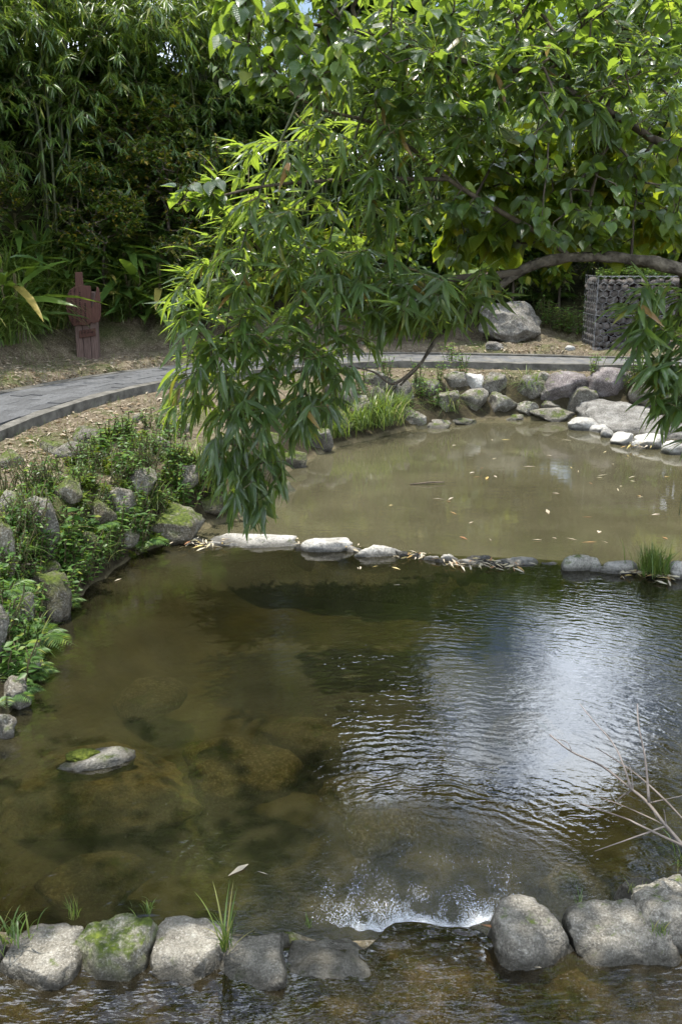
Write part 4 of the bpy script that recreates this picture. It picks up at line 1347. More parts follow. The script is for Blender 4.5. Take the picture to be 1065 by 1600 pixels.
place(leafy, [(-6.3, 15.4, 0, 1.0), (-4.9, 16.9, 1, 1.0), (-7.9, 14.3, 2, 1.1), (-3.9, 18.2, 3, 1.05), (-7.2, 17.0, 4, 1.15), (-5.6, 18.6, 5, 1.2), (-2.6, 18.9, 2.2, 1.0)])
place(shrub('shrub', 'dense small-leaved shrub with yellowing tips on the slope behind the sign', 'small-leaved shrubs on the slope', 1.5, 2.8, 520, 31), [(-3.2, 17.6, 0, 1.1), (-4.3, 16.9, 2, 0.8), (-1.7, 18.3, 4, 1.0), (-6.9, 14.9, 1, .7), (-4.0, 16.4, 3.6, .85), (-5.6, 15.7, 4.4, .7), (0.4, 18.6, 3, .8), (-4.0, 17.8, 1.5, 1.2), (-2.4, 17.0, 5.1, .8), (-7.6, 14.8, 3.3, 1.0)])
place(shrub('lime_shrub', 'sunlit broad-leaved shrub on the bank behind the far path', 'broad-leaved shrubs behind the far path', 1.3, 2.3, 210, 33, 'lime', (0.14, 0.22), None, 6, True), [(1.9, 18.7, 0, 1.0), (6.6, 18.6, 2, 1.0), (-0.6, 17.9, 4, .9), (3.4, 19.0, 1, .9)])
fg = 'forest trees on the hill behind'
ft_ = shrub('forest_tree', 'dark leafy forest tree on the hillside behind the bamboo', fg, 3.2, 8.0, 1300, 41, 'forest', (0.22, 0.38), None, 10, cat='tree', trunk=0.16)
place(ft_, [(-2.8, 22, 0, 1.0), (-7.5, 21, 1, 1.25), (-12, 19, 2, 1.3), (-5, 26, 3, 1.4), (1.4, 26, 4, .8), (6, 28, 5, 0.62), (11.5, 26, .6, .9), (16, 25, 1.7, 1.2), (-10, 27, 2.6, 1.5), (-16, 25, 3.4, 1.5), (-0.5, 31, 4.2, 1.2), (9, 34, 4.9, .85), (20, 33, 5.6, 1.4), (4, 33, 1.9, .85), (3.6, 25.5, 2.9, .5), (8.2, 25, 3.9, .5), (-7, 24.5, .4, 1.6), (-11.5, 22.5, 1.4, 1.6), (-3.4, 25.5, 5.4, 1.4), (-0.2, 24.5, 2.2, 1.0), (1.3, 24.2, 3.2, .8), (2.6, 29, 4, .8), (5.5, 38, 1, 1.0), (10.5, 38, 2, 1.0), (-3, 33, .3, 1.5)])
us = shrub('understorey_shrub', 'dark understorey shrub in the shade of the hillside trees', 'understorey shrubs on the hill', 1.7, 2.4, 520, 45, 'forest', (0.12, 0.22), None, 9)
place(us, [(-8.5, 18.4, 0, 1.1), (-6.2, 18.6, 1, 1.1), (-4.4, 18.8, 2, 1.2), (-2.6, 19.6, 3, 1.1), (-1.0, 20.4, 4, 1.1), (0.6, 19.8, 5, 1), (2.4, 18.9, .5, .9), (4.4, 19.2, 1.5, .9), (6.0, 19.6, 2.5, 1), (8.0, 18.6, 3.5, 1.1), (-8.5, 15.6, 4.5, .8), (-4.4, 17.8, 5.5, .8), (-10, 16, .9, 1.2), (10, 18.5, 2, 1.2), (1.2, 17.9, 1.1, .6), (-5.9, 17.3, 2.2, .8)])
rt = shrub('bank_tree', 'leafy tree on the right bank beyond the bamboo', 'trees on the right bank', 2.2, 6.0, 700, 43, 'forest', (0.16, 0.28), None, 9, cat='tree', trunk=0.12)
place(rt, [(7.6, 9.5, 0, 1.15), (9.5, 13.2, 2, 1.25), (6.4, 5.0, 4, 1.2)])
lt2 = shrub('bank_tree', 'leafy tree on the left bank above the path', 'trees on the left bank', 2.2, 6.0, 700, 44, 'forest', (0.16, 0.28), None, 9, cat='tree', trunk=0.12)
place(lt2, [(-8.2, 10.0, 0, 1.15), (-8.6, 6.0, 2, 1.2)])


def blade_plant(name, label, group, n, length, seed, mat='blade', upright=0.6, cat='plant'):
    root = empty(name, (0, 0, 0), label, cat, group)
    rg = np.random.default_rng(seed)
    meshes = []
    for tv, tf_ in GB:
        me = mesh_np('leaf', tv, tf_, True, None, (tv[:, 0], tv[:, 1]))
        me.materials.append(M[mat])
        meshes.append(me)
    for k in range(n):
        a = rg.uniform(0, 2 * math.pi)
        h0 = rg.uniform(0.1, 0.75) * length
        p = np.array((0.16 * math.cos(a) * h0, 0.16 * math.sin(a) * h0, h0))
        L = np.array([[math.cos(a), math.sin(a), rg.uniform(0.1, 1.3) * upright]])
        fr = frames(L, np.array([[0, 0, 1.0]]) + rg.normal(0, .2, (1, 3)))[0]
        s = length * rg.uniform(0.6, 1.05)
        mx = Matrix.Translation(Vector(p.tolist())) @ Matrix(fr.tolist()).to_4x4() @ Matrix.Diagonal((s * rg.uniform(.8, 1.2), s, s, 1))
        obj('leaf', meshes[k % 3], None, root, None, mx)
    obj('stems', tube_mesh('stems', [((0, 0, -.1), (0.03 * math.cos(k), 0.03 * math.sin(k), length * 0.8), .012, .006) for k in range(4)], 5), M['twig'], root, 'stuff')
    return root


bp = blade_plant('broad_bladed_plant', 'broad-bladed ginger-like plant on the slope behind the sign', 'broad-bladed plants on the slope', 20, 1.05, 51)
spots = []
for (u, v) in ((205, 507), (222, 510), (252, 502), (282, 506), (30, 522), (312, 500), (10, 500), (45, 490), (80, 480), (15, 455), (60, 440), (105, 450), (170, 470), (200, 480), (230, 475), (255, 460), (285, 470), (315, 470), (150, 435), (195, 430), (240, 425), (280, 420), (320, 425), (30, 400), (90, 400), (215, 395), (265, 385), (310, 390), (140, 395)):
    p = ground_hit(u, v)
    spots.append((p[0], p[1], random.uniform(0, 6), random.uniform(.75, 1.15)))
place(bp, spots)


def grass_mesh(name, n, length, width, spread, droop, seed, lean=0.5):
    rg = np.random.default_rng(seed)
    V, F, TT = [], [], []
    st = 6
    for k in range(n):
        a = rg.uniform(0, 2 * math.pi)
        o = np.array((math.cos(a), math.sin(a), 0.0))
        b = np.array((rg.normal(0, spread), rg.normal(0, spread), -0.02))
        L = length * rg.uniform(0.45, 1.1)
        ln = lean * rg.uniform(0.1, 1.0)
        dr = droop * rg.uniform(0.3, 1.3)
        sd = np.array((-math.sin(a), math.cos(a), 0))
        w = width * rg.uniform(.6, 1.2)
        base = len(V)
        for i in range(st):
            t = i / (st - 1)
            c = b + L * (o * (ln * t + 0.55 * dr * t * t) + np.array((0, 0, 1.0)) * (t * (1 - 0.25 * ln) - dr * t ** 2.4 * 0.75))
            ww = w * (1 - t ** 2 * 0.97) * (0.5 + 0.5 * min(1, t * 4))
            V += [c - sd * ww, c + sd * ww]
        for i in range(st - 1):
            F.append((base + 2 * i, base + 2 * i + 1, base + 2 * i + 3, base + 2 * i + 2))
        TT += [rg.random()] * (2 * st)
    return mesh_np(name, np.array(V), np.array(F), True, TT)


def tuft(loc, label, n, length, width, spread, droop, seed, group=None, mat='grass', name='grass_tuft', rz=0.0):
    root = empty(name, loc, label, 'grass', group)
    o = obj('blades', grass_mesh('blades', n, length, width, spread, droop, seed), M[mat], None, 'stuff')
    o.parent = root
    root.rotation_euler.z = rz
    return root


def tuft_group(spots, label, group, n, length, width, spread, droop, seed, mat='grass', name='grass_tuft'):
    r = None
    for i, (p, s) in enumerate(spots):
        if r is None:
            r = tuft(p, label, n, length, width, spread, droop, seed, group, mat, name)
            r.scale = (s, s, s)
        else:
            copy_tree(r, p, random.uniform(0, 6), s)


# grasses of the slope on the left
tuft_group([(ground_hit(u, v), s) for u, v, s in ((12, 535, 1.1), (50, 520, 1.0), (90, 512, .9), (30, 500, 1.1), (185, 500, .9), (75, 470, 1.0), (225, 490, .8), (110, 460, 1), (-20, 540, 1.1), (205, 470, 1.0), (250, 480, 1.0), (20, 450, 1.2), (60, 420, 1.2), (160, 440, 1.1), (215, 430, 1.1), (270, 440, 1.1), (300, 480, .9), (110, 495, .8))], 'tall drooping grass clump on the slope around the sign', 'drooping grass on the slope', 130, 1.4, 0.011, 0.10, 0.95, 61)
tuft_group([(ground_hit(u, v), random.uniform(.7, 1.2)) for u, v in ((30, 800), (70, 770), (120, 745), (170, 725), (215, 700), (255, 690), (95, 840), (150, 870), (20, 870), (10, 960), (60, 915), (235, 790), (285, 770), (300, 720), (40, 1020))], 'arching grass clump rooted among the left bank stones', 'arching grass on the left bank', 60, 0.34, 0.005, 0.05, 0.8, 161)
# far bank
tuft(ground_hit(595, 660), 'big arching grass clump at the water by the far stone wall', 260, 0.95, 0.009, 0.16, 0.85, 62)
tuft_group([(ground_hit(555, 668), 0.8), (ground_hit(520, 680), .75), (ground_hit(620, 640), .6)], 'smaller arching grass clump against the far stone wall', 'arching grass at the far wall', 170, 0.9, 0.009, 0.12, 0.8, 63)
tuft(ground_hit(700, 640), 'fine grass clump hanging between boulders of the far wall', 90, 0.6, 0.007, 0.06, 1.0, 64)
tuft(ground_hit(825, 610), 'grass clump drooping over a boulder in the far wall', 110, 0.62, 0.008, 0.05, 1.0, 65)
# near weir
tuft(P(352, 1475, 0.17), 'green grass tuft growing between two near weir stones', 26, 0.26, 0.0035, 0.012, 0.35, 66)
tuft(P(905, 1420, 0.1), 'thin grass sprig beside the large grey weir stone', 8, 0.12, 0.003, 0.008, 0.25, 67)
tuft(P(115, 1425, 0.18), 'small feathery sprig beside the mossy weir stone', 22, 0.10, 0.002, 0.012, 0.3, 68)
tuft(P(228, 1420, 0.2), 'small sprig on the edge of the mossy weir stone', 16, 0.08, 0.003, 0.02, 0.4, 69)
tuft(P(1000, 1400, 0.14), 'yellow green sprig in front of the small pale stone', 20, 0.09, 0.002, 0.02, 0.3, 70)
tuft(P(1030, 1450, 0.22), 'little moss-like tuft on the right end weir stone', 40, 0.06, 0.002, 0.016, 0.4, 71)
tuft(P(15, 1460, 0.2), 'weedy tuft at the left end of the near weir', 40, 0.13, 0.004, 0.03, 0.5, 72)
tuft(P(480, 1440, 0.1), 'tiny sprig behind the low weir stone', 8, 0.06, 0.003, 0.008, 0.3, 73)
tuft(P(1062, 1345, 0.14), 'grass blades arching in beside the dead branch', 14, 0.22, 0.004, 0.02, 0.8, 74)
tuft(P(1018, 890, 0.06), 'bright green grass tuft on the right part of the middle weir', 220, 0.30, 0.004, 0.06, 0.25, 75)
tuft(P(1032, 892, 0.05), 'broader leafy weed in the middle weir grass tuft', 20, 0.26, 0.012, 0.03, 0.4, 76, mat='weed')


# weeds, ferns and creepers on the banks
def weed(name, label, group, n_stem, h, leaf, seed, mat='weed', cat='weed', single=True):
    root = empty(name, (0, 0, 0), label, cat, group)
    rg = np.random.default_rng(seed)
    E, pos, L, S = [], [], [], []
    for k in range(n_stem):
        a = rg.uniform(0, 6.28)
        ln = rg.uniform(0.1, 0.5)
        hh = h * rg.uniform(0.6, 1.1)
        prev = np.array((rg.normal(0, h * .12), rg.normal(0, h * .12), -0.03))
        for i in range(7):
            nxt = prev + np.array((math.cos(a) * ln * hh / 7, math.sin(a) * ln * hh / 7, hh / 7)) + rg.normal(0, .006, 3)
            E.append((prev, nxt, .004, .0035))
            b = rg.uniform(0, 6.28)
            if i > 0:
                for q in (0, math.pi):
                    pos.append(nxt)
                    L.append((math.cos(b + q), math.sin(b + q), rg.uniform(-.3, .3)))
                    S.append(leaf * rg.uniform(.6, 1.15))
            prev = nxt
    obj('stems', tube_mesh('stems', E, 4), M['twig'], root, 'stuff')
    pos, L, S = np.array(pos), np.array(L), np.array(S)
    up = np.tile((0, 0, 1.), (len(pos), 1)) + rg.normal(0, .25, (len(pos), 3))
    Fm = frames(L, up)
    if single:
        me = mesh_np('leaf', *HL[0], True, None, (HL[0][0][:, 0], HL[0][0][:, 1]))
        me.materials.append(M[mat])
        for i in range(len(pos)):
            obj('leaf', me, None, root, None, Matrix.Translation(Vector(pos[i].tolist())) @ Matrix(Fm[i].tolist()).to_4x4() @ Matrix.Diagonal((S[i], S[i], S[i], 1)))
    else:
        obj('foliage', scatter_mesh('foliage', OV[0], OV[1], pos, Fm, S), M[mat], root, 'stuff')
    return root


def fern(name, label, group, n, length, seed):
    root = empty(name, (0, 0, 0), label, 'fern', group)
    rg = np.random.default_rng(seed)
    for k in range(n):
        a = k / n * 6.28 + rg.normal(0, .3)
        pos, L, S, E = [], [], [], []
        Ln = length * rg.uniform(.7, 1.1)
        prev = np.zeros(3)
        o = np.array((math.cos(a), math.sin(a), 0))
        sd = np.array((-math.sin(a), math.cos(a), 0))
        for i in range(1, 19):
            t = i / 18
            c = Ln * (o * t * 0.85 + np.array((0, 0, 1.)) * (0.75 * t - 0.75 * t * t))
            E.append((prev, c, .0025, .002))
            for s_ in (-1, 1):
                pos.append(c)
                L.append(sd * s_ + o * 0.45 + np.array((0, 0, -.15)))
                S.append(Ln * 0.30 * math.sin(math.pi * min(1, t * .9 + .12)) + .01)
            prev = c
        L = np.array(L)
        Fm = frames(L, np.tile((0, 0, 1.), (len(L), 1)) + rg.normal(0, .15, (len(L), 3)))
        V1 = scatter_mesh('frond', np.array(OV[0]) * np.array((0.36, 1, 1)), OV[1], np.array(pos), Fm, np.array(S))
        obj('frond', V1, M['weed'], root)
    return root


def spots_px(pts, smin=.8, smax=1.2):
    out = []
    for (u, v) in pts:
        p = ground_hit(u, v)
        out.append((p[0], p[1], random.uniform(0, 6), random.uniform(smin, smax)))
    return out


def jitter_px(poly, n):
    poly = np.array(poly, float)
    lo, hi = poly.min(0), poly.max(0)
    out = []
    while len(out) < n:
        p = lo + RNG.random(2) * (hi - lo)
        if inside(p[None], poly)[0]: out.append(tuple(p))
    return out


def loc_place(proto, spots):
    for i, (x, y, rz, s) in enumerate(spots):
        z = hz(x, y)
        if i == 0:
            proto.location, proto.rotation_euler, proto.scale = (x, y, z), (0, 0, rz), (s, s, s)
        else:
            copy_tree(proto, (x, y, z), rz, s)


loc_place(weed('nettle_like_weed', 'tall weed with opposite heart-shaped leaves on the left bank wall', None, 3, 0.42, 0.085, 81), spots_px([(105, 880)], 1, 1))
left_poly = [(0, 770), (60, 745), (130, 715), (220, 655), (290, 670), (300, 780), (250, 850), (180, 890), (110, 900), (60, 880), (0, 1000)]
loc_place(weed('leafy_weed', 'low leafy weed creeping over the left bank stones', 'leafy weeds on the left bank', 9, 0.22, 0.045, 82, single=False), spots_px(jitter_px(left_poly, 95) + jitter_px([(0, 880), (60, 880), (110, 930), (60, 1010), (20, 1090), (0, 1110)], 12), .6, 1.35))
loc_place(weed('round_leafed_creeper', 'pale round-leafed creeper sprawling low over the left bank', 'round-leafed creepers on the left bank', 10, 0.13, 0.06, 182, 'lime', single=False), spots_px(jitter_px(left_poly, 60), .6, 1.2))
loc_place(weed('fine_leafed_weed', 'dark fine-leafed weed sprig among the left bank stones', 'fine-leafed weeds on the left bank', 13, 0.28, 0.03, 183, 'forest', single=False), spots_px(jitter_px(left_poly, 50), .6, 1.3))
loc_place(weed('broad_leafed_weed', 'weed with broad pale green leaves on the left bank wall', 'broad-leafed weeds on the left bank', 4, 0.26, 0.07, 83), spots_px([(30, 840), (15, 900), (150, 850), (190, 745), (245, 780), (160, 720), (290, 740)], .7, 1.0))
loc_place(fern('fern', 'green fern growing from the left bank wall at the waterline', 'ferns on the left bank', 9, 0.30, 84), spots_px([(215, 815), (20, 1040), (12, 1090), (30, 990), (8, 930), (60, 1000), (225, 850), (150, 830), (45, 1060), (95, 960), (190, 800), (15, 860)], .7, 1.05))
loc_place(weed('grassy_weed', 'fresh narrow-leaved green weed at the foot of the left bank', 'narrow-leaved weeds at the left waterline', 14, 0.3, 0.06, 85, single=False), spots_px([(150, 880), (165, 870), (290, 800), (310, 770), (320, 730), (270, 730), (340, 800), (360, 770), (200, 850), (390, 780), (110, 925), (130, 908), (90, 955), (30, 1075), (120, 895)], .8, 1.3))
loc_place(weed('leafy_weed', 'leafy weed with small leaves between far wall boulders', 'leafy weeds on the far wall', 10, 0.42, 0.06, 86, single=False), spots_px([(660, 625), (680, 640), (650, 600), (690, 600), (720, 590), (985, 610), (995, 600), (1005, 640), (1030, 610), (1045, 640), (1060, 620), (930, 590), (600, 600), (560, 620), (700, 575)], .8, 1.3))
loc_place(weed('leafy_weed', 'light green undergrowth plant between boulder and gabion', 'undergrowth beside the gabion', 12, 0.5, 0.08, 87, single=False), spots_px(jitter_px([(820, 470), (850, 440), (920, 440), (918, 530), (850, 530), (845, 500)], 14) + jitter_px([(560, 480), (740, 440), (740, 530), (600, 540)], 12), .8, 1.3))
loc_place(fern('fern', 'large fern frond clump in shade behind the boulder', 'ferns by the boulder', 8, 0.7, 88), spots_px([(830, 470), (860, 470), (700, 500), (640, 500)], .8, 1.2))
loc_place(weed('leafy_weed', 'dark green undergrowth plant on the slope behind the sign', 'undergrowth on the slope', 12, 0.5, 0.08, 89, single=False), spots_px(jitter_px([(0, 440), (300, 430), (330, 520), (230, 510), (170, 520), (110, 500), (0, 530)], 26), .6, 1.1))

# short turf and dry litter on the banks
def on_ground(polys, n):
    out = []
    for poly, k in polys:
        for (u, v) in jitter_px(poly, k):
            out.append(ground_hit(u, v))
    return np.array(out)


PL = [([(0, 680), (120, 640), (230, 605), (300, 640), (200, 680), (120, 700), (60, 740), (0, 740)], 900), ([(0, 555), (120, 560), (250, 555), (330, 545), (250, 572), (120, 592), (0, 610)], 700),
      ([(560, 575), (1000, 574), (960, 590), (700, 590), (560, 590)], 350), ([(740, 535), (920, 540), (920, 552), (700, 549)], 260), ([(0, 740), (120, 700), (220, 680), (200, 800), (60, 880), (0, 900)], 260)]
LP = on_ground(PL, 0)
n = len(LP)
a = RNG.uniform(0, 6.28, n)
Ld = np.stack([np.cos(a), np.sin(a), RNG.normal(0, .2, n)], 1)
lit = scatter_mesh('leaf_litter', OV[0] * np.array((0.62, 1, 1)), OV[1], LP + np.array((0, 0, 0.012)), frames(Ld, np.tile((0, 0, 1.), (n, 1)) + RNG.normal(0, .35, (n, 3))), RNG.uniform(0.035, 0.11, n))
tag(obj('leaf_litter', lit, M['dry']), 'dry brown leaf litter scattered over the banks beside the path', 'leaf litter', kind='stuff')
GP = on_ground([(p, k // 3) for p, k in PL], 0)
tv = np.array([(-.02, 0, 0), (.02, 0, 0), (.004, .25, .95), (-.004, .25, .95)], float)
tr_ = np.concatenate([np.repeat(GP, 6, 0)]) + RNG.normal(0, .03, (len(GP) * 6, 3)) * np.array((1, 1, 0))
tr_[:, 2] = height(tr_[:, 0], tr_[:, 1]) - 0.005
a = RNG.uniform(0, 6.28, len(tr_))
Rm = np.stack([np.stack([np.cos(a), np.sin(a), 0 * a], 1), np.stack([-np.sin(a), np.cos(a), 0 * a], 1), np.tile((0, 0, 1.), (len(a), 1))], -1)
tag(obj('short_grass', scatter_mesh('short_grass', tv, np.array([[0, 1, 2, 3]]), tr_, Rm, RNG.uniform(0.03, 0.09, len(tr_))), M['grass']), 'short sparse grass on the banks beside the path', 'grass', kind='stuff')

# ------------------------------------------------------------------ gabion
gb = empty('gabion', (4.55, 16.85, 0.78), 'wire gabion basket filled with round dark cobbles beside the path', 'gabion')
GX0, GX1, GY0, GY1, GZ0, GZ1 = 4.58, 5.95, 16.95, 17.85, 0.74, 2.10
shade_core = bpy.data.meshes.new('shade_core')
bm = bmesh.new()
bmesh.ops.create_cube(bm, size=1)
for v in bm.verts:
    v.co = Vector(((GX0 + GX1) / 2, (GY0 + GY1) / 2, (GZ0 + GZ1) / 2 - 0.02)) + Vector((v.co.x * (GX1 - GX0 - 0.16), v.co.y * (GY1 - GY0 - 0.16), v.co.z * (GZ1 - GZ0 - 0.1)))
bm.to_mesh(shade_core)
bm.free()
obj('shade_core', shade_core, M['carve'], gb)  # near-black inner box paints the shade in gaps between cobbles
cob = []
for k in range(7):
    me = rock_mesh('cobble', 1, 0.9, 0.78, 700 + k, sub=2, planes=3, power=0.95, rough=0.14)
    me.materials.append(M['rock_gab'])
    cob.append(me)
count = 0


def cobbles(face):
    global count
    z = GZ0 + 0.05
    row = 0
    while z < GZ1 - 0.02:
        if abs(z - 1.42) < 0.04: z += 0.02
        t = (GX0 if face == 'front' else GY0) + 0.05 + (0.05 if row % 2 else 0)
        end = GX1 if face == 'front' else GY1
        while t < end:
            r = random.uniform(0.056, 0.10)
            if face == 'front': c = (t, GY0 + 0.07 + random.uniform(-.015, .02), z + random.uniform(-.012, .012))
            elif face == 'side': c = (GX0 + 0.07 + random.uniform(-.015, .02), t, z + random.uniform(-.012, .012))
            mx = Matrix.Translation(c) @ Euler((random.uniform(-.4, .4), random.uniform(-.4, .4), random.uniform(0, 6))).to_matrix().to_4x4() @ Matrix.Diagonal((r * 1.12, r * 1.12, r, 1))
            if count < 290:
                obj('cobble', random.choice(cob), None, gb, None, mx)
                count += 1
            t += r * 1.75
        z += 0.108
        row += 1


cobbles('front')
cobbles('side')
W = []
hs = 0.076


def hexnet(o, ax, wdt, hgt):
    o, ax = np.array(o), np.array(ax)
    dx, dz = hs * 1.75, hs * 1.5
    r = 0
    z = 0.0
    while z < hgt:
        x = 0.0 if r % 2 == 0 else dx / 2
        while x < wdt:
            c = o + ax * x + np.array((0, 0, z))
            j = np.array((0, -1, 0)) * 0.012 * random.uniform(-1, 1)
            for (a0, b0, a1, b1) in ((0, 0, 0, hs), (0, hs, dx / 2, hs * 1.5), (0, hs, -dx / 2, hs * 1.5)):
                q0, q1 = c + ax * a0 + np.array((0, 0, b0)), c + ax * a1 + np.array((0, 0, b1))
                if 0 <= x + a1 <= wdt and z + b1 <= hgt + 0.02: W.append((q0 + j, q1 + j, .003, .003))
            x += dx
        z += dz
        r += 1


hexnet((GX0, GY0 - 0.03, GZ0), (1, 0, 0), GX1 - GX0, GZ1 - GZ0)
hexnet((GX0 - 0.03, GY0, GZ0), (0, 1, 0), GY1 - GY0, GZ1 - GZ0)
obj('wire_mesh', tube_mesh('wire_mesh', W, 4), M['wire'], gb, 'stuff')
for (p, q) in (((GX0 - .03, GY0 - .03, 1.42), (GX1, GY0 - .03, 1.42)), ((GX0 - .03, GY0 - .03, 1.42), (GX0 - .03, GY1, 1.42)), ((GX0 - .03, GY0 - .03, GZ0), (GX0 - .03, GY0 - .03, GZ1)), ((GX0 - .03, GY0 - .03, GZ1), (GX1, GY0 - .03, GZ1)), ((GX0 - .03, GY0 - .03, GZ1), (GX0 - .03, GY1, GZ1))):
    obj('edge_wire', tube_mesh('edge_wire', [(p, q, .0045, .0045)], 6), M['wire'], gb)
gp = weed('creeping_weed', 'low green creeper growing over the top of the gabion', 'creepers on the gabion', 16, 0.16, 0.05, 90, single=False)
for i in range(12):
    x, y, z = GX0 + 0.08 + 0.11 * i + random.uniform(-.03, .03), GY0 + random.choice((0.12, 0.3, 0.55)), GZ1 - 0.05
    if i == 0: gp.location = (x, y, z)
    else: copy_tree(gp, (x, y, z), random.uniform(0, 6), random.uniform(.8, 1.3))

# ------------------------------------------------------------------ sign
ps = ground_hit(137, 560)
sgn = empty('wooden_sign', ps, 'rust-red wooden sign carved in a rounded shape on a post', 'sign')
sc = project(ps)[2] / FPX / 6.656            # metres per zoomed pixel of the sign
YAW = R(20)
SM = Matrix.Translation(Vector(ps.tolist())) @ Matrix.Rotation(YAW - 0.25, 4, 'Z')


def extrude(name, pts, d0, d1, mat, jit=0.0):
    me = bpy.data.meshes.new(name)
    bm = bmesh.new()
    vs = [bm.verts.new((x, d0, z)) for x, z in pts]
    f = bm.faces.new(vs)
    r = bmesh.ops.extrude_face_region(bm, geom=[f])
    for v in r['geom']:
        if isinstance(v, bmesh.types.BMVert): v.co.y = d1
    bmesh.ops.recalc_face_normals(bm, faces=bm.faces[:])
    bmesh.ops.bevel(bm, geom=bm.edges[:], offset=0.006, segments=1, affect='EDGES', clamp_overlap=True)
    bm.to_mesh(me)
    bm.free()
    return obj(name, me, M[mat], sgn, None, SM)


def zp(x, y): return ((x - 405) * sc * 1.06, (1000 - y) * sc)


for x0, x1, ytop in ((305, 374, 640), (378, 446, 640), (450, 512, 640)):
    extrude('post_board', [zp(x0, 1030), zp(x1, 1030), zp(x1, ytop), zp(x0, ytop)], 0.0, 0.05, 'postwood')
extrude('post', [zp(309, 1030), zp(508, 1030), zp(508, 330), zp(309, 330)], 0.053, 0.30, 'postwood')
outline = [(350, 130), (418, 130), (420, 262), (486, 266), (490, 330), (480, 400), (479, 490), (500, 455), (520, 400), (532, 340), (545, 270), (566, 300), (570, 400), (571, 490), (562, 570), (546, 620), (500, 640), (470, 632), (440, 655), (400, 662), (340, 655), (300, 668), (268, 610), (248, 530), (240, 450), (254, 375), (290, 305), (345, 265)]
board = extrude('board', [zp(*p) for p in outline], -0.055, -0.004, 'signwood')
plaque = extrude('plaque', [zp(345, 715), zp(503, 690), zp(503, 768), zp(345, 792)], -0.03, -0.003, 'signwood')
mk = []
for col, (x, ya, yb) in enumerate(((298, 320, 640), (338, 300, 630), (380, 330, 600), (425, 440, 640))):
    y = ya
    while y < yb:
        for q in range(4):
            cx_, cy_ = x + random.uniform(-7, 7), y + random.uniform(-6, 6)
            if random.random() < .5: mk.append((cx_ - 6, cy_, cx_ + 6, cy_ + random.uniform(-2, 2)))
            else: mk.append((cx_, cy_ - 6, cx_ + random.uniform(-3, 3), cy_ + 6))
        y += 20
for x in (370, 402, 434, 466):
    for q in range(5):
        cx_, cy_ = x + random.uniform(-9, 9), 742 - (x - 345) * 0.16 + random.uniform(-14, 14)
        if random.random() < .5: mk.append((cx_ - 9, cy_, cx_ + 9, cy_))
        else: mk.append((cx_, cy_ - 10, cx_, cy_ + 10))
for host, rows_ in ((board, [m for m in mk if m[1] < 680]), (plaque, [m for m in mk if m[1] >= 680])):
    mv, mf = [], []
    for i, (a0, b0, a1, b1) in enumerate(rows_):
        p, q = np.array(zp(a0, b0)), np.array(zp(a1, b1))
        d = (q - p) / np.linalg.norm(q - p)
        nn = np.array((-d[1], d[0])) * 0.0035
        yy = -0.0575 if b0 < 680 else -0.0325
        for w_ in (p + nn, p - nn, q - nn, q + nn): mv.append((w_[0], yy, w_[1]))
        mf.append((4 * i, 4 * i + 1, 4 * i + 2, 4 * i + 3))
    o = obj('carved_marks', mesh_np('carved_marks', np.array(mv), mf, False), M['carve'], None, 'stuff')
    o.parent = host

# ------------------------------------------------------------------ dead branch over the weir at the right
db = empty('dead_branch', P(1080, 1340, 0.2), 'bare dead branch reaching out over the middle pool from the near weir', 'branch')
tw = [([(1085, 1345, 2.85), (1040, 1290, 2.95), (1012, 1255, 3.05), (985, 1232, 3.12), (940, 1197, 3.25), (893, 1175, 3.4), (858, 1148, 3.5)], (.011, .003)),
      ([(985, 1232, 3.12), (962, 1170, 3.2), (925, 1125, 3.3), (905, 1100, 3.35)], (.006, .002)), ([(1013, 1252, 3.05), (1007, 1185, 3.1), (997, 1135, 3.15), (995, 1100, 3.2)], (.007, .002)),
      ([(1085, 1300, 2.9), (1048, 1260, 3.0), (1000, 1215, 3.1), (965, 1190, 3.2), (930, 1168, 3.3)], (.006, .002)), ([(1085, 1330, 2.85), (1000, 1290, 3.0), (975, 1278, 3.05), (905, 1255, 3.2)], (.007, .0025)),
      ([(1040, 1290, 2.95), (980, 1262, 3.1), (935, 1245, 3.2)], (.004, .0018)), ([(1040, 1290, 2.95), (985, 1310, 3.0), (928, 1330, 3.05)], (.0045, .002)), ([(987, 1234, 3.12), (970, 1245, 3.15), (957, 1260, 3.2)], (.004, .002)),
      ([(988, 1235, 3.12), (985, 1205, 3.12), (982, 1195, 3.13)], (.003, .0015)), ([(1040, 1290, 2.95), (1037, 1270, 2.95), (1036, 1264, 2.96)], (.003, .0015)), ([(893, 1175, 3.4), (885, 1160, 3.42), (870, 1155, 3.45)], (.0025, .0012)),
      ([(1028, 1280, 3.0), (1024, 1275, 2.98), (1020, 1268, 2.97)], (.003, .0015)), ([(1010, 1255, 3.05), (1065, 1243, 3.1), (1090, 1236, 3.15)], (.003, .0015))]
for pts, r in tw:
    obj('twig', poly_tube('twig', [Q(*p) for p in pts], [r[0] * .75, (r[0] + r[1]) * .36, r[1] * .75], 6, 5, 0.45, 9), M['deadwood'], db)

# ------------------------------------------------------------------ floating and fallen leaves
fl = mesh_np('floating_leaf', OV[0] * np.array((0.55, 1, 0.4)), OV[1])
fl.materials.append(M['fallen'])
fl2 = mesh_np('floating_leaf', BLF[0] * np.array((0.8, 1, 0.3)), BLF[1])
fl2.materials.append(M['fallen'])


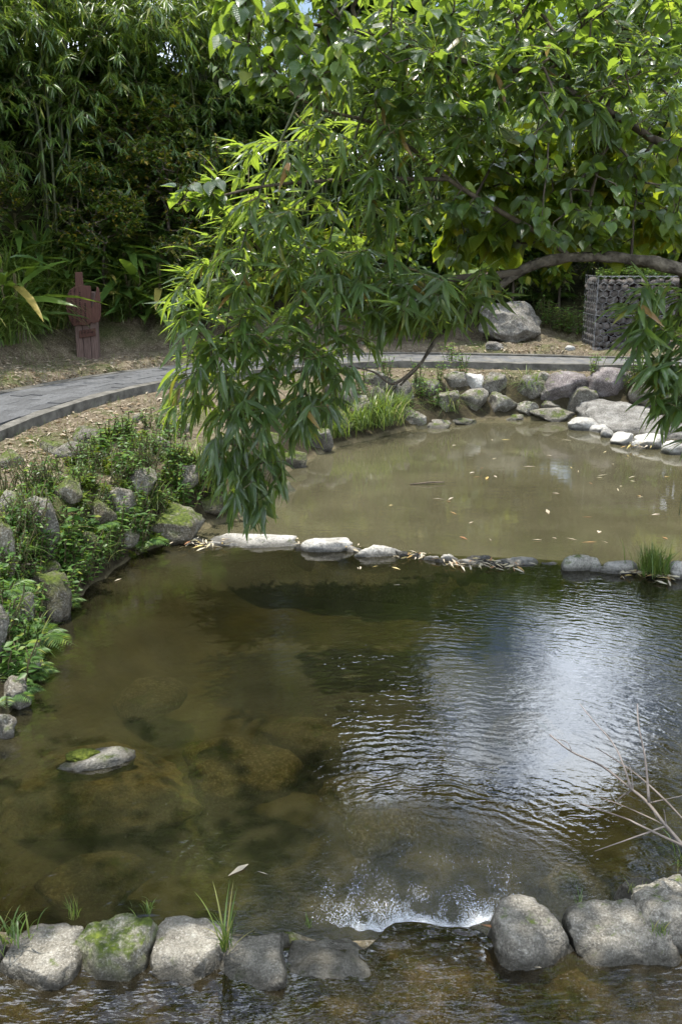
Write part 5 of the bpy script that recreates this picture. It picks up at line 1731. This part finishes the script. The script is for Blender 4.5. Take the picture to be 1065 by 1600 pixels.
def floats(pts, z, label, group, s0, s1):
    for i, (u, v) in enumerate(pts):
        p = P(u, v, z)
        s = random.uniform(s0, s1)
        o = obj('floating_leaf', (fl, fl2)[i % 2], None, None, None, Matrix.Translation((p[0], p[1], z + 0.006)) @ Euler((random.gauss(0, .06), random.gauss(0, .06), random.uniform(0, 6.28))).to_matrix().to_4x4() @ Matrix.Diagonal((s, s, s, 1)))
        tag(o, label, 'leaf', group)


floats(jitter_px([(560, 700), (760, 668), (900, 680), (1040, 720), (1060, 850), (900, 860), (700, 840), (600, 800)], 46), -0.035, 'pale fallen leaf floating on the far pool', 'leaves floating on the far pool', 0.06, 0.16)
floats([(563, 886), (590, 885), (612, 887), (614, 915), (230, 850), (300, 850), (388, 1352), (418, 1368), (190, 905), (560, 890), (735, 880), (980, 930)], 0.0, 'yellowed fallen leaf floating on the middle pool', 'leaves floating on the middle pool', 0.05, 0.11)
LT = []
for (u, v, n_) in ((300, 850, 26), (330, 852, 20), (480, 852, 16), (545, 858, 12), (650, 868, 18), (720, 880, 30), (760, 884, 26), (800, 884, 14), (1010, 900, 26), (1040, 905, 22), (985, 898, 10), (1000, 698, 20)):
    for k in range(n_):
        LT.append(P(u + random.gauss(0, 14), v + random.gauss(0, 3), 0.012 if v > 750 else 0.02))
LT = np.array(LT)
n = len(LT)
a = RNG.uniform(0, 6.28, n)
dl = np.stack([np.cos(a), np.sin(a), RNG.normal(0, .15, n)], 1)
tag(obj('drift_litter', scatter_mesh('drift_litter', BLF[0] * np.array((1.4, 1, 1)), BLF[1], LT + np.c_[np.zeros((n, 2)), RNG.random(n) * 0.03], frames(dl, np.tile((0, 0, 1.), (n, 1)) + RNG.normal(0, .4, (n, 3))), RNG.uniform(0.04, 0.12, n)), M['fallen']), 'drift of dead leaves caught against the middle weir', 'leaf litter', kind='stuff')
for (u, v, z, lab) in ((845, 1512, 0.105, 'orange fallen leaf floating below the large grey weir stone'), (775, 1450, 0.11, 'small yellow leaf at the edge of the spill gap')):
    p = P(u, v, z)
    o = obj('fallen_leaf', fl, None, None, None, Matrix.Translation((p[0], p[1], z)) @ Euler((0.1, 0.05, 1.3)).to_matrix().to_4x4() @ Matrix.Diagonal((.055, .055, .055, 1)))
    tag(o, lab, 'leaf')
drift = empty('driftwood_stick', P(668, 756, -0.03), 'dark waterlogged stick floating on the far pool', 'stick')
obj('stick', poly_tube('stick', [P(640, 757, -.03), P(668, 754, -.01), P(694, 753, -.015)], [.008, .012, .006], 6, 4), M['bark'], drift)
